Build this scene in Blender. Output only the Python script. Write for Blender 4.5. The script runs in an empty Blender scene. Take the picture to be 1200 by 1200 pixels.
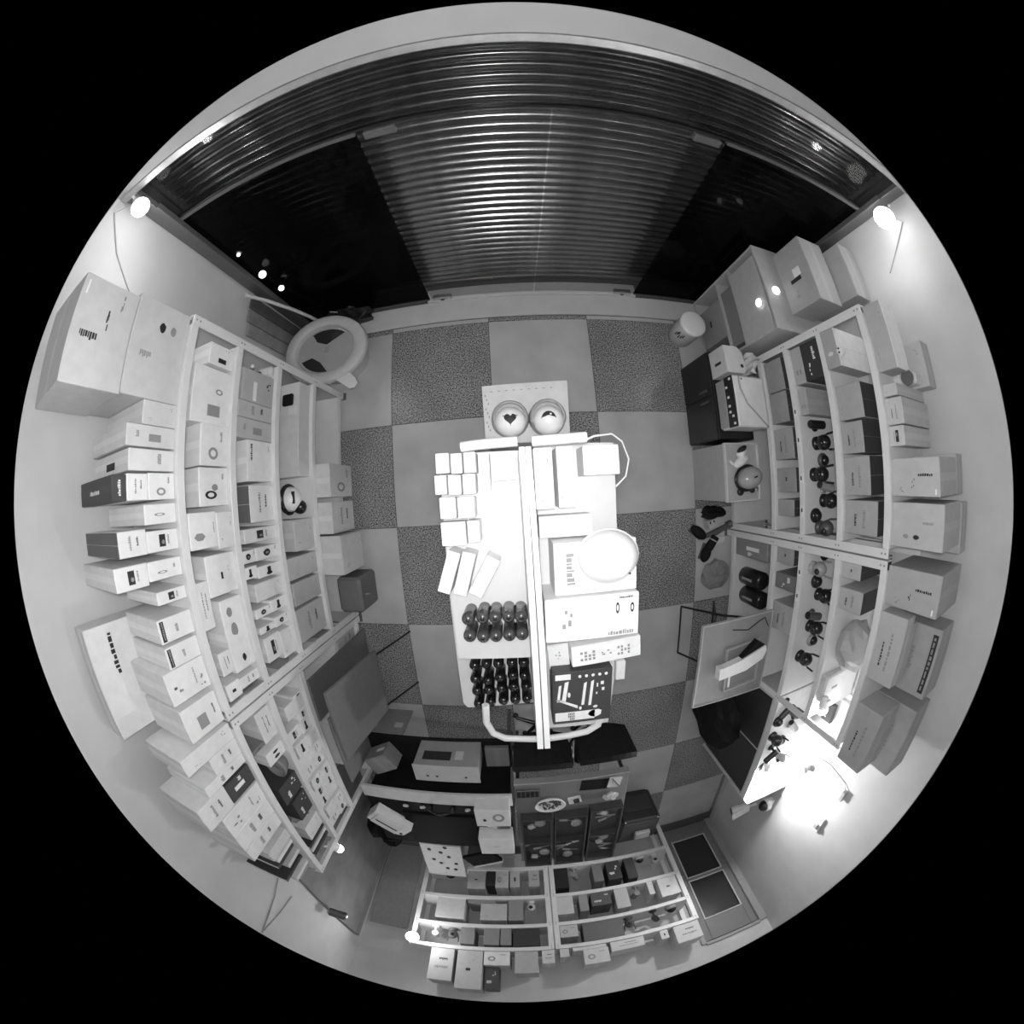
import bpy, bmesh, math, random
from mathutils import Vector, Matrix
S = bpy.context.scene
C = S.collection
R = random.Random(11)
PI = math.pi
# ------------------------------------------------------------------ camera, light, exposure
H = 2.6019                       # lens height under the shop ceiling
cam = bpy.data.cameras.new('camera'); camo = bpy.data.objects.new('camera', cam); C.objects.link(camo)
cam.type = 'PANO'; cam.panorama_type = 'FISHEYE_LENS_POLYNOMIAL'
cam.sensor_width = 36; cam.sensor_height = 36; cam.sensor_fit = 'HORIZONTAL'
F_MM = 410.0 * 36 / 1200
cam.fisheye_polynomial_k0 = 0; cam.fisheye_polynomial_k1 = -1 / F_MM
cam.fisheye_polynomial_k2 = 0; cam.fisheye_polynomial_k3 = 0; cam.fisheye_polynomial_k4 = 0
cam.fisheye_fov = 2 * 586 / 410.0
cam.shift_x = -2.5 / 1200; cam.shift_y = -11.5 / 1200
cam.clip_start = .01
ROT = [[0.99818, -0.0602, -0.00186], [-0.06023, -0.99751, -0.03657], [0.00035, 0.03661, -0.99933]]
mx, my, mz = [Vector((r[0], r[1], r[2])) for r in zip(*ROT)]     # image right, image down, optical axis in the room
mat3 = Matrix((mx, -my, -mz)).transposed()
camo.matrix_world = Matrix.Translation((0, 0, H)) @ mat3.to_4x4()
S.camera = camo
S.view_settings.view_transform = 'Standard'; S.view_settings.look = 'None'
S.view_settings.exposure = 0; S.view_settings.gamma = 1; S.view_settings.use_curve_mapping = False
w = bpy.data.worlds.new('night'); S.world = w; w.use_nodes = True
w.node_tree.nodes['Background'].inputs[0].default_value = (.02, .02, .02, 1)
w.node_tree.nodes['Background'].inputs[1].default_value = .3
def lamp(name, loc, power, r=.02):
    l = bpy.data.lights.new(name, 'POINT'); l.energy = power; l.shadow_soft_size = r
    o = bpy.data.objects.new(name, l); o.location = loc; C.objects.link(o); return o
lamp('infrared_ring', (0, .03, H + .03), 78, .04)              # the camera's own infrared ring
# ------------------------------------------------------------------ materials
MATS = {}
def mat(name, v, rough=.6, metal=0, noise=.04, scale=30, bump=0, trans=0, spec=.5, coat=0):
    if name in MATS: return MATS[name]
    m = bpy.data.materials.new(name); m.use_nodes = True; nt = m.node_tree; b = nt.nodes['Principled BSDF']
    b.inputs['Roughness'].default_value = rough; b.inputs['Metallic'].default_value = metal
    b.inputs['Specular IOR Level'].default_value = spec; b.inputs['Coat Weight'].default_value = coat
    tc = nt.nodes.new('ShaderNodeTexCoord'); n = nt.nodes.new('ShaderNodeTexNoise'); n.inputs['Scale'].default_value = scale
    n.inputs['Detail'].default_value = 3
    nt.links.new(tc.outputs['Object'], n.inputs['Vector'])
    cr = nt.nodes.new('ShaderNodeMapRange'); cr.inputs[1].default_value = .3; cr.inputs[2].default_value = .7
    cr.inputs[3].default_value = max(0, v * (1 - noise)); cr.inputs[4].default_value = min(1, v * (1 + noise))
    nt.links.new(n.outputs['Fac'], cr.inputs[0]); nt.links.new(cr.outputs[0], b.inputs['Base Color'])
    if bump:
        bp = nt.nodes.new('ShaderNodeBump'); bp.inputs['Strength'].default_value = bump; bp.inputs['Distance'].default_value = .004
        nt.links.new(n.outputs['Fac'], bp.inputs['Height']); nt.links.new(bp.outputs[0], b.inputs['Normal'])
    if trans:
        tr = nt.nodes.new('ShaderNodeBsdfTransparent'); tr.inputs[0].default_value = (trans, trans, trans, 1)
        mx_ = nt.nodes.new('ShaderNodeMixShader'); mx_.inputs[0].default_value = 1 - trans if v > .02 else .12
        nt.links.new(tr.outputs[0], mx_.inputs[1]); nt.links.new(b.outputs[0], mx_.inputs[2])
        nt.links.new(mx_.outputs[0], nt.nodes['Material Output'].inputs[0])
    MATS[name] = m; return m
def card(t):
    t = round(t, 2); return mat('card_%03d' % int(t * 100), t, .55, 0, .05, 18, .05)
def glow(name, e):
    if name in MATS: return MATS[name]
    m = bpy.data.materials.new(name); m.use_nodes = True; b = m.node_tree.nodes['Principled BSDF']
    b.inputs['Emission Color'].default_value = (1, 1, 1, 1); b.inputs['Emission Strength'].default_value = e
    MATS[name] = m; return m
WALL = mat('painted_wall', .56, .7, 0, .07, 3, .06)
CEIL = mat('ceiling_paint', .36, .8, 0, .03, 4)
PALE = mat('pale_paint', .55, .55, 0, .05, 6)
RACK = mat('rack_enamel', .74, .4, 0, .03, 10)
RACKE = mat('rack_enamel_worn', .62, .45, 0, .06, 12)
WHITE = mat('white_plastic', .84, .3, 0, .02, 10)
GREYP = mat('grey_plastic', .34, .4, 0, .04, 10)
DGREY = mat('dark_grey_plastic', .09, .4, 0, .1, 20)
BLACK = mat('black_plastic', .014, .28, 0, .1, 20)
BLACKM = mat('black_matt', .012, .75, 0, .2, 20, .1, 0, .15)
STEEL = mat('brushed_steel', .55, .3, .9, .05, 50)
SLAT = mat('shutter_steel', .34, .24, .95, .35, 5)
GRAPH = mat('print_black', .02, .6); GRAPG = mat('print_grey', .28, .6); GRAPW = mat('print_white', .85, .6)
DESKB = mat('black_desk', .010, .6, 0, .2, 8, 0, 0, .12)
BENCH = mat('grey_bench', .17, .5, 0, .1, 8)
GLASS = mat('clear_glass', .015, .05, trans=.97)
TINT = mat('tinted_glass', .015, .06, trans=.30)
TRANSOM = mat('transom_glass', .015, .06, trans=.82)
FILM = mat('translucent_film', .5, .3, trans=.55)
def tile_mat(name, v, speck):
    m = mat(name, v, .26, 0, .12, 3.2); nt = m.node_tree; b = nt.nodes['Principled BSDF']
    if speck:
        src = b.inputs['Base Color'].links[0].from_socket
        tc = nt.nodes.new('ShaderNodeTexCoord')
        vo = nt.nodes.new('ShaderNodeTexNoise'); vo.inputs['Scale'].default_value = 100; vo.inputs['Detail'].default_value = 4; vo.inputs['Roughness'].default_value = .7
        nt.links.new(tc.outputs['Object'], vo.inputs['Vector'])
        mr = nt.nodes.new('ShaderNodeMapRange'); mr.inputs[1].default_value = .40; mr.inputs[2].default_value = .62
        mr.inputs[3].default_value = .12; mr.inputs[4].default_value = 2.3
        nt.links.new(vo.outputs['Fac'], mr.inputs[0])
        mu = nt.nodes.new('ShaderNodeMath'); mu.operation = 'MULTIPLY'
        nt.links.new(src, mu.inputs[0]); nt.links.new(mr.outputs[0], mu.inputs[1]); nt.links.new(mu.outputs[0], b.inputs['Base Color'])
    return m
TLIGHT = tile_mat('floor_tile_pale', 0.48, False); TDARK = tile_mat('floor_tile_granite', 0.21, True)
GROUT = mat('grout', .1, .8)
# ------------------------------------------------------------------ geometry helpers
class G:
    """a bag of faces"""
    def __init__(s): s.v = []; s.f = []; s.sm = []
    def add(s, v, f, smooth=False):
        n = len(s.v); s.v += [tuple(p) for p in v]; s.f += [tuple(i + n for i in q) for q in f]; s.sm += [smooth] * len(f); return s
    def box(s, x0, x1, y0, y1, z0, z1, b=0):
        if b:
            b = min(b, (x1 - x0) * .3, (y1 - y0) * .3, (z1 - z0) * .3)
            bm = bmesh.new(); bmesh.ops.create_cube(bm, size=1)
            for q in bm.verts: q.co = Vector(((x0 + x1) / 2 + q.co.x * (x1 - x0), (y0 + y1) / 2 + q.co.y * (y1 - y0), (z0 + z1) / 2 + q.co.z * (z1 - z0)))
            bmesh.ops.bevel(bm, geom=bm.edges[:], offset=b, segments=1, affect='EDGES', profile=.5)
            bm.verts.index_update(); s.add([q.co[:] for q in bm.verts], [[q.index for q in f.verts] for f in bm.faces]); bm.free(); return s
        return s.add([(x0, y0, z0), (x1, y0, z0), (x1, y1, z0), (x0, y1, z0), (x0, y0, z1), (x1, y0, z1), (x1, y1, z1), (x0, y1, z1)],
                     [(0, 3, 2, 1), (4, 5, 6, 7), (0, 1, 5, 4), (1, 2, 6, 5), (2, 3, 7, 6), (3, 0, 4, 7)])
    def tube(s, path, r, n=8, caps=True):
        P = [Vector(p) for p in path]; rr = r if isinstance(r, (list, tuple)) else [r] * len(P); v = []; f = []
        up = Vector((0, 0, 1))
        for i, p in enumerate(P):
            t = (P[min(i + 1, len(P) - 1)] - P[max(i - 1, 0)]).normalized()
            a = t.cross(up if abs(t.z) < .95 else Vector((1, 0, 0))).normalized(); b = t.cross(a)
            for k in range(n): v.append(p + (a * math.cos(2 * PI * k / n) + b * math.sin(2 * PI * k / n)) * rr[i])
        for i in range(len(P) - 1):
            for k in range(n): f.append((i * n + k, i * n + (k + 1) % n, (i + 1) * n + (k + 1) % n, (i + 1) * n + k))
        s.add(v, f, True)
        if caps: s.add(v[:n], [tuple(range(n))]); s.add(v[-n:], [tuple(range(n))[::-1]])
        return s
    def lathe(s, prof, n=20, c=(0, 0, 0), sx=1, sy=1):
        v = []; f = []
        for r, z in prof:
            for k in range(n): v.append((c[0] + r * sx * math.cos(2 * PI * k / n), c[1] + r * sy * math.sin(2 * PI * k / n), c[2] + z))
        m = len(prof)
        for i in range(m - 1):
            for k in range(n): f.append((i * n + k, i * n + (k + 1) % n, (i + 1) * n + (k + 1) % n, (i + 1) * n + k))
        s.add(v, f, True)
        if prof[0][0] > 1e-5: s.add(v[:n], [tuple(range(n))[::-1]])
        if prof[-1][0] > 1e-5: s.add(v[-n:], [tuple(range(n))])
        return s
    def ball(s, c, rx, ry=None, rz=None, n=20, m=12, lo=-PI / 2, hi=PI / 2, wob=0, seed=0):
        ry = ry or rx; rz = rz or rx; rd = random.Random(seed); v = []; f = []
        for i in range(m + 1):
            a = lo + (hi - lo) * i / m
            for k in range(n):
                q = 1 + (rd.uniform(-wob, wob) if wob else 0); t = 2 * PI * k / n
                v.append((c[0] + rx * q * math.cos(a) * math.cos(t), c[1] + ry * q * math.cos(a) * math.sin(t), c[2] + rz * q * math.sin(a)))
        for i in range(m):
            for k in range(n): f.append((i * n + k, i * n + (k + 1) % n, (i + 1) * n + (k + 1) % n, (i + 1) * n + k))
        return s.add(v, f, not wob)
    def prism(s, poly, z0, z1):
        n = len(poly); v = [(x, y, z0) for x, y in poly] + [(x, y, z1) for x, y in poly]
        return s.add(v, [tuple(range(n))[::-1], tuple(range(n, 2 * n))] + [(k, (k + 1) % n, n + (k + 1) % n, n + k) for k in range(n)])
    def xf(s, fn): s.v = [tuple(fn(Vector(p))) for p in s.v]; return s
def obj(name, g, m, parent=None, loc=None, kind=None):
    me = bpy.data.meshes.new(name); me.from_pydata(g.v, [], g.f); me.materials.append(m)
    if any(g.sm): me.polygons.foreach_set('use_smooth', g.sm)
    me.update()
    o = bpy.data.objects.new(name, me); C.objects.link(o)
    if parent is not None: o.parent = parent
    if loc: o.location = loc
    if kind: o['kind'] = kind
    return o
USED = {}
def thing(name, label, cat, loc=(0, 0, 0), rz=0, group=None):
    o = bpy.data.objects.new(name, None); C.objects.link(o); o.empty_display_size = .05
    o.location = loc; o.rotation_euler = (0, 0, rz); return tag(o, label, cat, group)
def tag(o, label, cat, group=None):
    o['label'] = label; o['category'] = cat
    if group: o['group'] = group
    if label in USED: print('DUP LABEL', label)
    USED[label] = o; return o
def copy_tree(o, parent=None):
    c = o.copy(); C.objects.link(c)
    if parent is not None: c.parent = parent
    for ch in list(o.children): copy_tree(ch, c)
    return c
def flat(pts, th, nrm):
    """thin printed patch: polygon pts (Vectors) lifted along nrm"""
    g = G(); n = len(pts); N = Vector(nrm)
    g.add([p + N * th for p in pts], [tuple(range(n))]); return g
# ------------------------------------------------------------------ the room
XL, XR, YF, YB, ZC = -1.86, 2.33, 1.66, -4.45, H + .12
fl = obj('floor', G().box(XL - .1, XR + .1, YB - .1, YF + .3, -.1, -.006), GROUT, kind='structure')
GX, GY, TS = -0.9241, 0.5621, .8
tm = {}
for i in range(-2, 5):
    for j in range(-1, 7):
        x0, x1 = max(GX + i * TS, XL), min(GX + (i + 1) * TS, XR); y1, y0 = min(GY - (j - 1) * TS + TS * 0, 1.40), max(GY - j * TS, YB)
        if x1 - x0 < .03 or y1 - y0 < .03: continue
        dark = (i + j) % 2 == 0
        obj('floor_tile', G().box(x0 + .0025, x1 - .0025, y0 + .0025, y1 - .0025, -.012, 0, .001), TDARK if dark else TLIGHT, fl)
obj('wall_left', G().box(XL - .1, XL, YB - .1, YF + .3, 0, ZC), WALL, kind='structure')
obj('wall_right', G().box(XR, XR + .1, YB - .1, YF + .3, 0, ZC), WALL, kind='structure')
bw = obj('wall_back', G().box(XL, 1.60, YB - .1, YB, 0, ZC).box(1.60, 2.24, YB - .1, YB, 1.82, ZC).box(2.24, XR, YB - .1, YB, 0, ZC), WALL, kind='structure')
fw = obj('wall_front', G().box(XL, XR, 1.60, 1.96, 2.17, ZC), mat('front_wall_paint', .33, .7, 0, .05, 4), kind='structure')
obj('lintel_edge', G().box(XL, XR, 1.592, 1.66, 2.12, 2.17, .006), mat('lintel_steel', .5, .38, .9, .1, 20), fw)
obj('ceiling', G().box(XL - .1, XR + .1, YB - .1, YF + .3, ZC, ZC + .1), CEIL, kind='structure')
obj('trim_1', G().box(XL, XR, 1.405, 1.60, -.006, .012, .004), PALE, kind='structure')          # pale sill under the shop front
obj('trim_2', G().box(-.62, 1.14, 1.60, 1.72, -.006, .03, .004), PALE, kind='structure')
obj('baseboard_right', G().box(XR - .012, XR, -4.4, -1.6, 0, .1, .003), PALE, kind='structure')
obj('baseboard_left', G().box(XL, XL + .012, -4.4, -2.4, 0, .1, .003), PALE, kind='structure')
# back door with two dark panes
dr = obj('door_1', G().box(1.61, 1.69, YB - .03, YB + .01, 0, 1.81, .004).box(2.15, 2.23, YB - .03, YB + .01, 0, 1.81, .004)
         .box(1.69, 2.15, YB - .03, YB + .01, 1.51, 1.81, .004).box(1.69, 2.15, YB - .03, YB + .01, .86, .90, .004).box(1.69, 2.15, YB - .03, YB + .01, 0, .22, .004), mat('door_paint', .2, .5), kind='structure')
for z0, z1 in ((.22, .86), (.90, 1.51)):
    obj('door_pane', G().box(1.69, 2.15, YB - .02, YB - .01, z0, z1), mat('door_pane_dark', .035, .25), dr)
    g = G(); a = .016
    g.box(1.69, 2.15, YB + .006, YB + .018, z0, z0 + a).box(1.69, 2.15, YB + .006, YB + .018, z1 - a, z1).box(1.69, 1.69 + a, YB + .006, YB + .018, z0 + a, z1 - a).box(2.15 - a, 2.15, YB + .006, YB + .018, z0 + a, z1 - a)
    obj('pane_bead', g, PALE, dr)
obj('door_handle', G().box(1.635, 1.655, YB + .01, YB + .05, .8, .98, .004), STEEL, dr)
obj('trim_3', G().box(2.24, XR, YB, YB + .03, 0, 1.84, .003).box(1.56, 1.61, YB, YB + .03, 0, 1.84, .003).box(1.61, 2.24, YB, YB + .03, 1.82, 1.86, .003), mat('jamb', .34, .5), kind='structure')
# roller shutter behind the glass front: curved slats
sh = thing('roller_shutter', 'closed steel roller shutter of thin curved slats filling the shop front', 'shutter', (0, 1.80, 0))
NS, PT = 33, .064
def slat_g():
    g = G(); v = []; n = 7
    for x in (XL + .02, XR - .02):
        for k in range(n):
            t = k / (n - 1); v.append((x, -.020 * math.sin(PI * t) + .008, t * (PT - .008)))
    f = [(k, k + 1, n + k + 1, n + k) for k in range(n - 1)]
    g.add(v, f, True); g.box(XL + .02, XR - .02, .004, .012, -.006, .003); return g
s0 = obj('slat', slat_g(), SLAT, sh, (0, 0, .05))
for k in range(1, NS):
    c = s0.copy(); C.objects.link(c); c.parent = sh; c.location = (0, R.uniform(-.002, .002), .05 + k * PT)
obj('bottom_bar', G().box(XL + .02, XR - .02, -.02, .02, .012, .052, .004), STEEL, sh)
for x in (XL + .035, XR - .035): obj('guide_rail', G().box(x - .03, x + .03, -.04, .04, 0, 2.16, .003), DGREY, sh)
# glass front: tinted side lights, clear doors, patch fittings
for n, (x0, x1) in enumerate(((XL + .12, -.60), (1.12, XR - .12))):
    wi = obj('window_%d' % (n + 1), G().box(x0, x1, 1.625, 1.635, .02, 1.74), TINT, kind='structure')
    obj('window_rail', G().box(x0, x1, 1.615, 1.645, .012, .035, .003).box(x0, x1, 1.615, 1.645, 1.735, 1.76, .003), DGREY, wi)
for n, (x0, x1) in enumerate(((-.585, .255), (.265, 1.105))):
    d = obj('door_%d' % (n + 2), G().box(x0, x1, 1.622, 1.632, .04, 1.74), GLASS, kind='structure')
    xx = x0 + .02 if n == 0 else x1 - .17
    obj('patch_fitting', G().box(xx, xx + .15, 1.605, 1.648, .012, .065, .006), STEEL, d)
    obj('pivot_screw', G().box(xx + .06, xx + .09, 1.60, 1.606, .03, .045, .002), BLACK, d)
    obj('patch_fitting', G().box(xx, xx + .15, 1.605, 1.648, 1.70, 1.75, .006), DGREY, d)
wi = obj('window_3', G().box(XL + .12, XR - .12, 1.626, 1.634, 1.775, 2.12), TRANSOM, kind='structure')
obj('transom_rail', G().box(XL + .12, XR - .12, 1.612, 1.648, 1.762, 1.775, .002), BLACK, wi)
for x, s in ((XL + .06, 1), (XR - .06, -1)):
    obj('trim_%d' % (4 if s > 0 else 5), G().box(x - .05, x + .05, 1.60, 1.70, .012, 2.13, .004).box(x + s * .07 - .012, x + s * .07 + .012, 1.58, 1.62, .012, 1.95, .003), mat('rail_grey', .16, .4, .5), kind='structure')
# ------------------------------------------------------------------ shelving racks
def rack(label, x0, x1, y0, y1, levels, front, top, group='white shelving racks'):
    """front: '+x', '-x' or '+y' = the side the goods face"""
    t = thing('shelving_rack', label, 'shelf rack', ((x0 + x1) / 2, (y0 + y1) / 2, 0), 0, group)
    cx, cy = (x0 + x1) / 2, (y0 + y1) / 2; a, b = (x1 - x0) / 2, (y1 - y0) / 2
    pw = .022
    for sx in (-1, 1):
        for sy in (-1, 1):
            if front in '+x-x':
                isf = (sx > 0) == (front == '+x'); g = G()
                wx, wy = (.012, .05)
                px = sx * (a - .006); py = sy * (b - .025)
            else:
                wx, wy = (.05, .012); px = sx * (a - .025); py = sy * (b - .006)
            g = G().box(px - wx / 2, px + wx / 2, py - wy / 2, py + wy / 2, 0, top, .002)
            if front in '+x-x': g.box(px - sx * .05 if sx > 0 else px, px if sx > 0 else px + .05, py + sy * .019, py + sy * .025, 0, top)
            p = obj('post', g, RACK, t)
            bg = G()
            for z in levels:
                for dz in (-.02, -.045):
                    if front == '+x' and sx > 0: bg.add(*disc((px + .0075, py, z + dz), (1, 0, 0), .006))
                    if front == '-x' and sx < 0: bg.add(*disc((px - .0075, py, z + dz), (-1, 0, 0), .006))
                    if front == '+y' and sy > 0: bg.add(*disc((px, py + .0075, z + dz), (0, 1, 0), .006))
            if bg.v: obj('bolt', bg, GRAPG, p, None, 'stuff')
            obj('foot', G().box(px - .03, px + .03, py - .03, py + .03, 0, .006), DGREY, p)
    for z in levels:
        g = G().box(-a + .013, a - .013, -b + .05 if front != '+y' else -b + .013, b - .05 if front != '+y' else b - .013, z - .008, z)
        sh_ = obj('shelf_board', g, RACK, t)
        lip = G(); lh = .045
        if front == '+x': lip.box(a - .012, a, -b + .05, b - .05, z - lh, z, .002)
        elif front == '-x': lip.box(-a, -a + .012, -b + .05, b - .05, z - lh, z, .002)
        else: lip.box(-a + .05, a - .05, b - .012, b, z - lh, z, .002)
        obj('shelf_lip', lip, RACK, sh_)
    return t
def disc(c, n, r, k=8):
    c = Vector(c); n = Vector(n); a = n.orthogonal().normalized(); b = n.cross(a)
    return [c + (a * math.cos(2 * PI * i / k) + b * math.sin(2 * PI * i / k)) * r for i in range(k)], [tuple(range(k))]
LRK = rack('white steel shelving along the left wall, bay nearest the shutter', -1.85, -1.36, -.955, .885, (.09, .49, .92, 1.30, 1.65), '+x', 1.648)
rack('white steel shelving along the left wall, bay nearest the back', -1.85, -1.36, -2.32, -.965, (.09, .50, .98, 1.32, 1.64), '+x', 1.638)
rack('white steel shelving along the right wall, bay nearest the shutter', 1.80, 2.30, -.425, .865, (.12, .65, .95, 1.28, 1.63), '-x', 1.628)
rack('white steel shelving along the right wall, second bay from the shutter', 1.80, 2.30, -1.60, -.435, (.12, .65, .95, 1.28, 1.63), '-x', 1.628)
rack('white shelving on the back wall, left half, beside the bright lamp', -1.22, .118, -4.40, -4.05, (.48, .89, 1.27, 1.56), '+y', 1.558)
rack('white shelving on the back wall, right half, beside the dark door', .128, 1.50, -4.40, -4.05, (.48, .89, 1.27, 1.56), '+y', 1.558)
# ------------------------------------------------------------------ cartons
SHELF = {'L1': 'top shelf of left rack', 'L2': 'second shelf of left rack', 'L3': 'third shelf of left rack', 'L4': 'fourth shelf of left rack', 'L0': 'left rack',
 'L11': 'far bay, top left shelf', 'L12': 'far bay, second left shelf', 'L13': 'far left bay', 'L10': 'left rack base',
 'R1': 'top shelf of right rack', 'R2': 'second shelf of right rack', 'R3': 'third shelf of right rack', 'R4': 'fourth shelf of right rack', 'R0': 'base of right rack',
 'B1': 'top of back shelving', 'B2': 'second back shelf', 'B3': 'third back shelf', 'B4': 'lowest back shelf', 'G0': ''}
GROUPS = {'L': 'boxed goods on the left rack', 'R': 'boxed goods on the right rack', 'B': 'boxed goods on the back shelving', 'G': 'white boxes on the central display stand'}
def prints(kind, rd):
    """list of (part, shape, u0, v0, u1, v1, material) in face coordinates 0..1"""
    u = rd.uniform
    k, g, wh = GRAPH, GRAPG, GRAPW
    D = {
     'none': [], 'board': [('printed_text', 'text', .08, .68, .45, .74, k), ('printed_text', 'text', .52, .22, .95, .28, k)], 'dots': [('printed_mark', 'bits', .15, .12, .45, .22, g), ('printed_mark', 'bits', .7, .7, .85, .85, g)],
     'txt': [('printed_text', 'text', .2, .55, .75, .64, g), ('printed_text', 'text', .25, .3, .6, .37, k)],
     'vtxt': [('printed_text', 'vtext', .14, .2, .24, .8, g), ('printed_mark', 'bits', .88, .06, .93, .14, k)],
     'cam': [('printed_picture', 'ring', .55, .35, .85, .7, g), ('printed_text', 'text', .15, .2, .4, .28, g)],
     'cam2': [('printed_picture', 'ring', .6, .4, .82, .8, k), ('printed_picture', 'blob', .42, .35, .62, .58, g), ('printed_text', 'text', .15, .15, .3, .22, g)],
     'photo': [('printed_picture', 'rect', .2, .42, .78, .62, k), ('printed_highlight', 'blob', .45, .44, .68, .55, g), ('printed_text', 'text', .25, .3, .7, .36, g)],
     'logo': [('printed_mark', 'ring', .55, .45, .7, .75, g), ('printed_text', 'text', .3, .2, .5, .28, g)],
     'strip': [('printed_label', 'rect', .08, .84, .92, .95, k), ('printed_text', 'text', .12, .87, .88, .92, g), ('printed_text', 'text', .35, .45, .7, .55, g)],
     'sketch': [('printed_mark', 'bits', .35, .6, .8, .9, g), ('printed_text', 'text', .2, .3, .7, .34, g), ('printed_mark', 'bits', .5, .1, .9, .3, g)],
     'big1': [('printed_text', 'vtext', .52, .55, .6, .85, k), ('printed_mark', 'bits', .2, .4, .5, .5, k), ('printed_mark', 'bits', .05, .15, .3, .3, g), ('tape_glint', 'rect', .06, .9, .2, .93, wh)],
     'big2': [('printed_text', 'vtext', .55, .6, .62, .8, g), ('printed_picture', 'blob', .2, .42, .32, .55, k), ('printed_picture', 'blob', .2, .22, .32, .34, g)],
     'stk': [('sticker', 'rect', .4, .3, .75, .55, g), ('printed_text', 'text', .3, .75, .6, .82, g)],
     'stk2': [('printed_mark', 'rect', .25, .6, .38, .76, g), ('printed_mark', 'rect', .25, .3, .38, .46, g)],
     'topmark': [('printed_text', 'text', .2, .3, .7, .4, g)], 'seal': [('printed_mark', 'ring', .45, .35, .6, .7, g)],
     'wtxt': [('printed_text', 'text', .2, .4, .8, .6, wh)], 'wlabel': [('paper_label', 'rect', .4, .35, .62, .75, wh), ('printed_text', 'text', .1, .4, .3, .55, wh)],
     'wbit': [('printed_picture', 'bits', .1, .15, .5, .5, wh), ('printed_text', 'text', .5, .6, .85, .75, wh)],
     'greylab': [('paper_label', 'rect', .4, .4, .8, .66, g), ('printed_text', 'text', .3, .15, .6, .2, k)],
     'hex': [('printed_mark', 'hex', .55, .45, .78, .85, g), ('printed_text', 'text', .3, .1, .6, .14, g)],
     'dash': [('printed_mark', 'rect', .45, .46, .62, .53, k), ('printed_mark', 'bits', .3, .2, .5, .28, g)],
     'three': [('printed_picture', 'blob', .1, .5, .25, .78, g), ('printed_picture', 'blob', .32, .4, .52, .74, g), ('printed_picture', 'blob', .78, .35, .9, .55, k)],
     'sq': [('printed_mark', 'rect', .4, .4, .58, .66, k)], 'sticker': [('sticker', 'rect', .62, .3, .84, .62, k), ('printed_mark', 'bits', .1, .2, .3, .4, g)],
     'two': [('paper_label', 'rect', .66, .25, .86, .58, g), ('printed_picture', 'ring', .35, .2, .46, .4, g)],
     'wstrip': [('paper_label', 'rect', .35, .55, .95, .66, wh), ('printed_mark', 'bits', .2, .1, .5, .4, k)],
     'oval': [('printed_picture', 'blob', .2, .34, .8, .68, k), ('printed_highlight', 'blob', .42, .42, .62, .58, g), ('printed_text', 'text', .1, .1, .4, .16, g)],
     'bul': [('printed_picture', 'rect', .18, .42, .72, .58, k), ('printed_picture', 'blob', .6, .36, .9, .66, k)],
     'arcs': [('printed_mark', 'bits', .1, .1, .3, .2, k), ('printed_text', 'text', .1, .8, .5, .87, k)],
     'lens': [('lens_picture', 'blob', .4, .3, .6, .6, k)], 'lens2': [('lens_picture', 'blob', .18, .3, .4, .65, k), ('lens_picture', 'blob', .55, .3, .8, .65, k)],
     'robots': [('printed_picture', 'ring', .74, .55, .78, .82, k), ('printed_picture', 'ring', .9, .55, .945, .78, k), ('printed_text', 'text', .78, .9, .93, .95, k), ('printed_text', 'text', .66, .05, .94, .16, g), ('printed_mark', 'bits', .16, .2, .36, .85, g)],
     'icons': [('printed_mark', 'hatch', .12, .25, .35, .75, g), ('printed_mark', 'bits', .42, .4, .6, .65, k), ('printed_mark', 'hatch', .65, .25, .85, .75, g)],
     'icons2': [('printed_mark', 'bits', .3, .4, .7, .75, g)],
     'gift': [('printed_banner', 'rect', .05, .87, .3, .97, wh), ('printed_letters', 'slantv', .07, .46, .15, .78, wh), ('printed_letters', 'slantv', .15, .46, .27, .84, wh), ('printed_mark', 'blob', .25, .52, .3, .64, wh), ('printed_ribbon', 'slant', .05, .3, .42, .5, wh), ('printed_letters', 'slantv', .48, .36, .57, .8, wh), ('printed_letters', 'slantv', .6, .34, .69, .82, wh),
              ('printed_banner', 'rect', .04, .06, .72, .24, wh), ('printed_banner', 'blob', .6, .08, .86, .25, wh), ('printed_stamp', 'hatch', .26, .07, .38, .23, k)] + [('printed_mark', 'blob', .42 + .11 * q_, .88, .48 + .11 * q_, .94, wh) for q_ in range(5)] + [('printed_mark', 'blob', .44, .26, .49, .34, wh), ('printed_mark', 'blob', .68, .27, .77, .33, wh), ('printed_mark', 'bits', .72, .5, .94, .8, wh)],
    }
    return D.get(kind, D['txt'])
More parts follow.
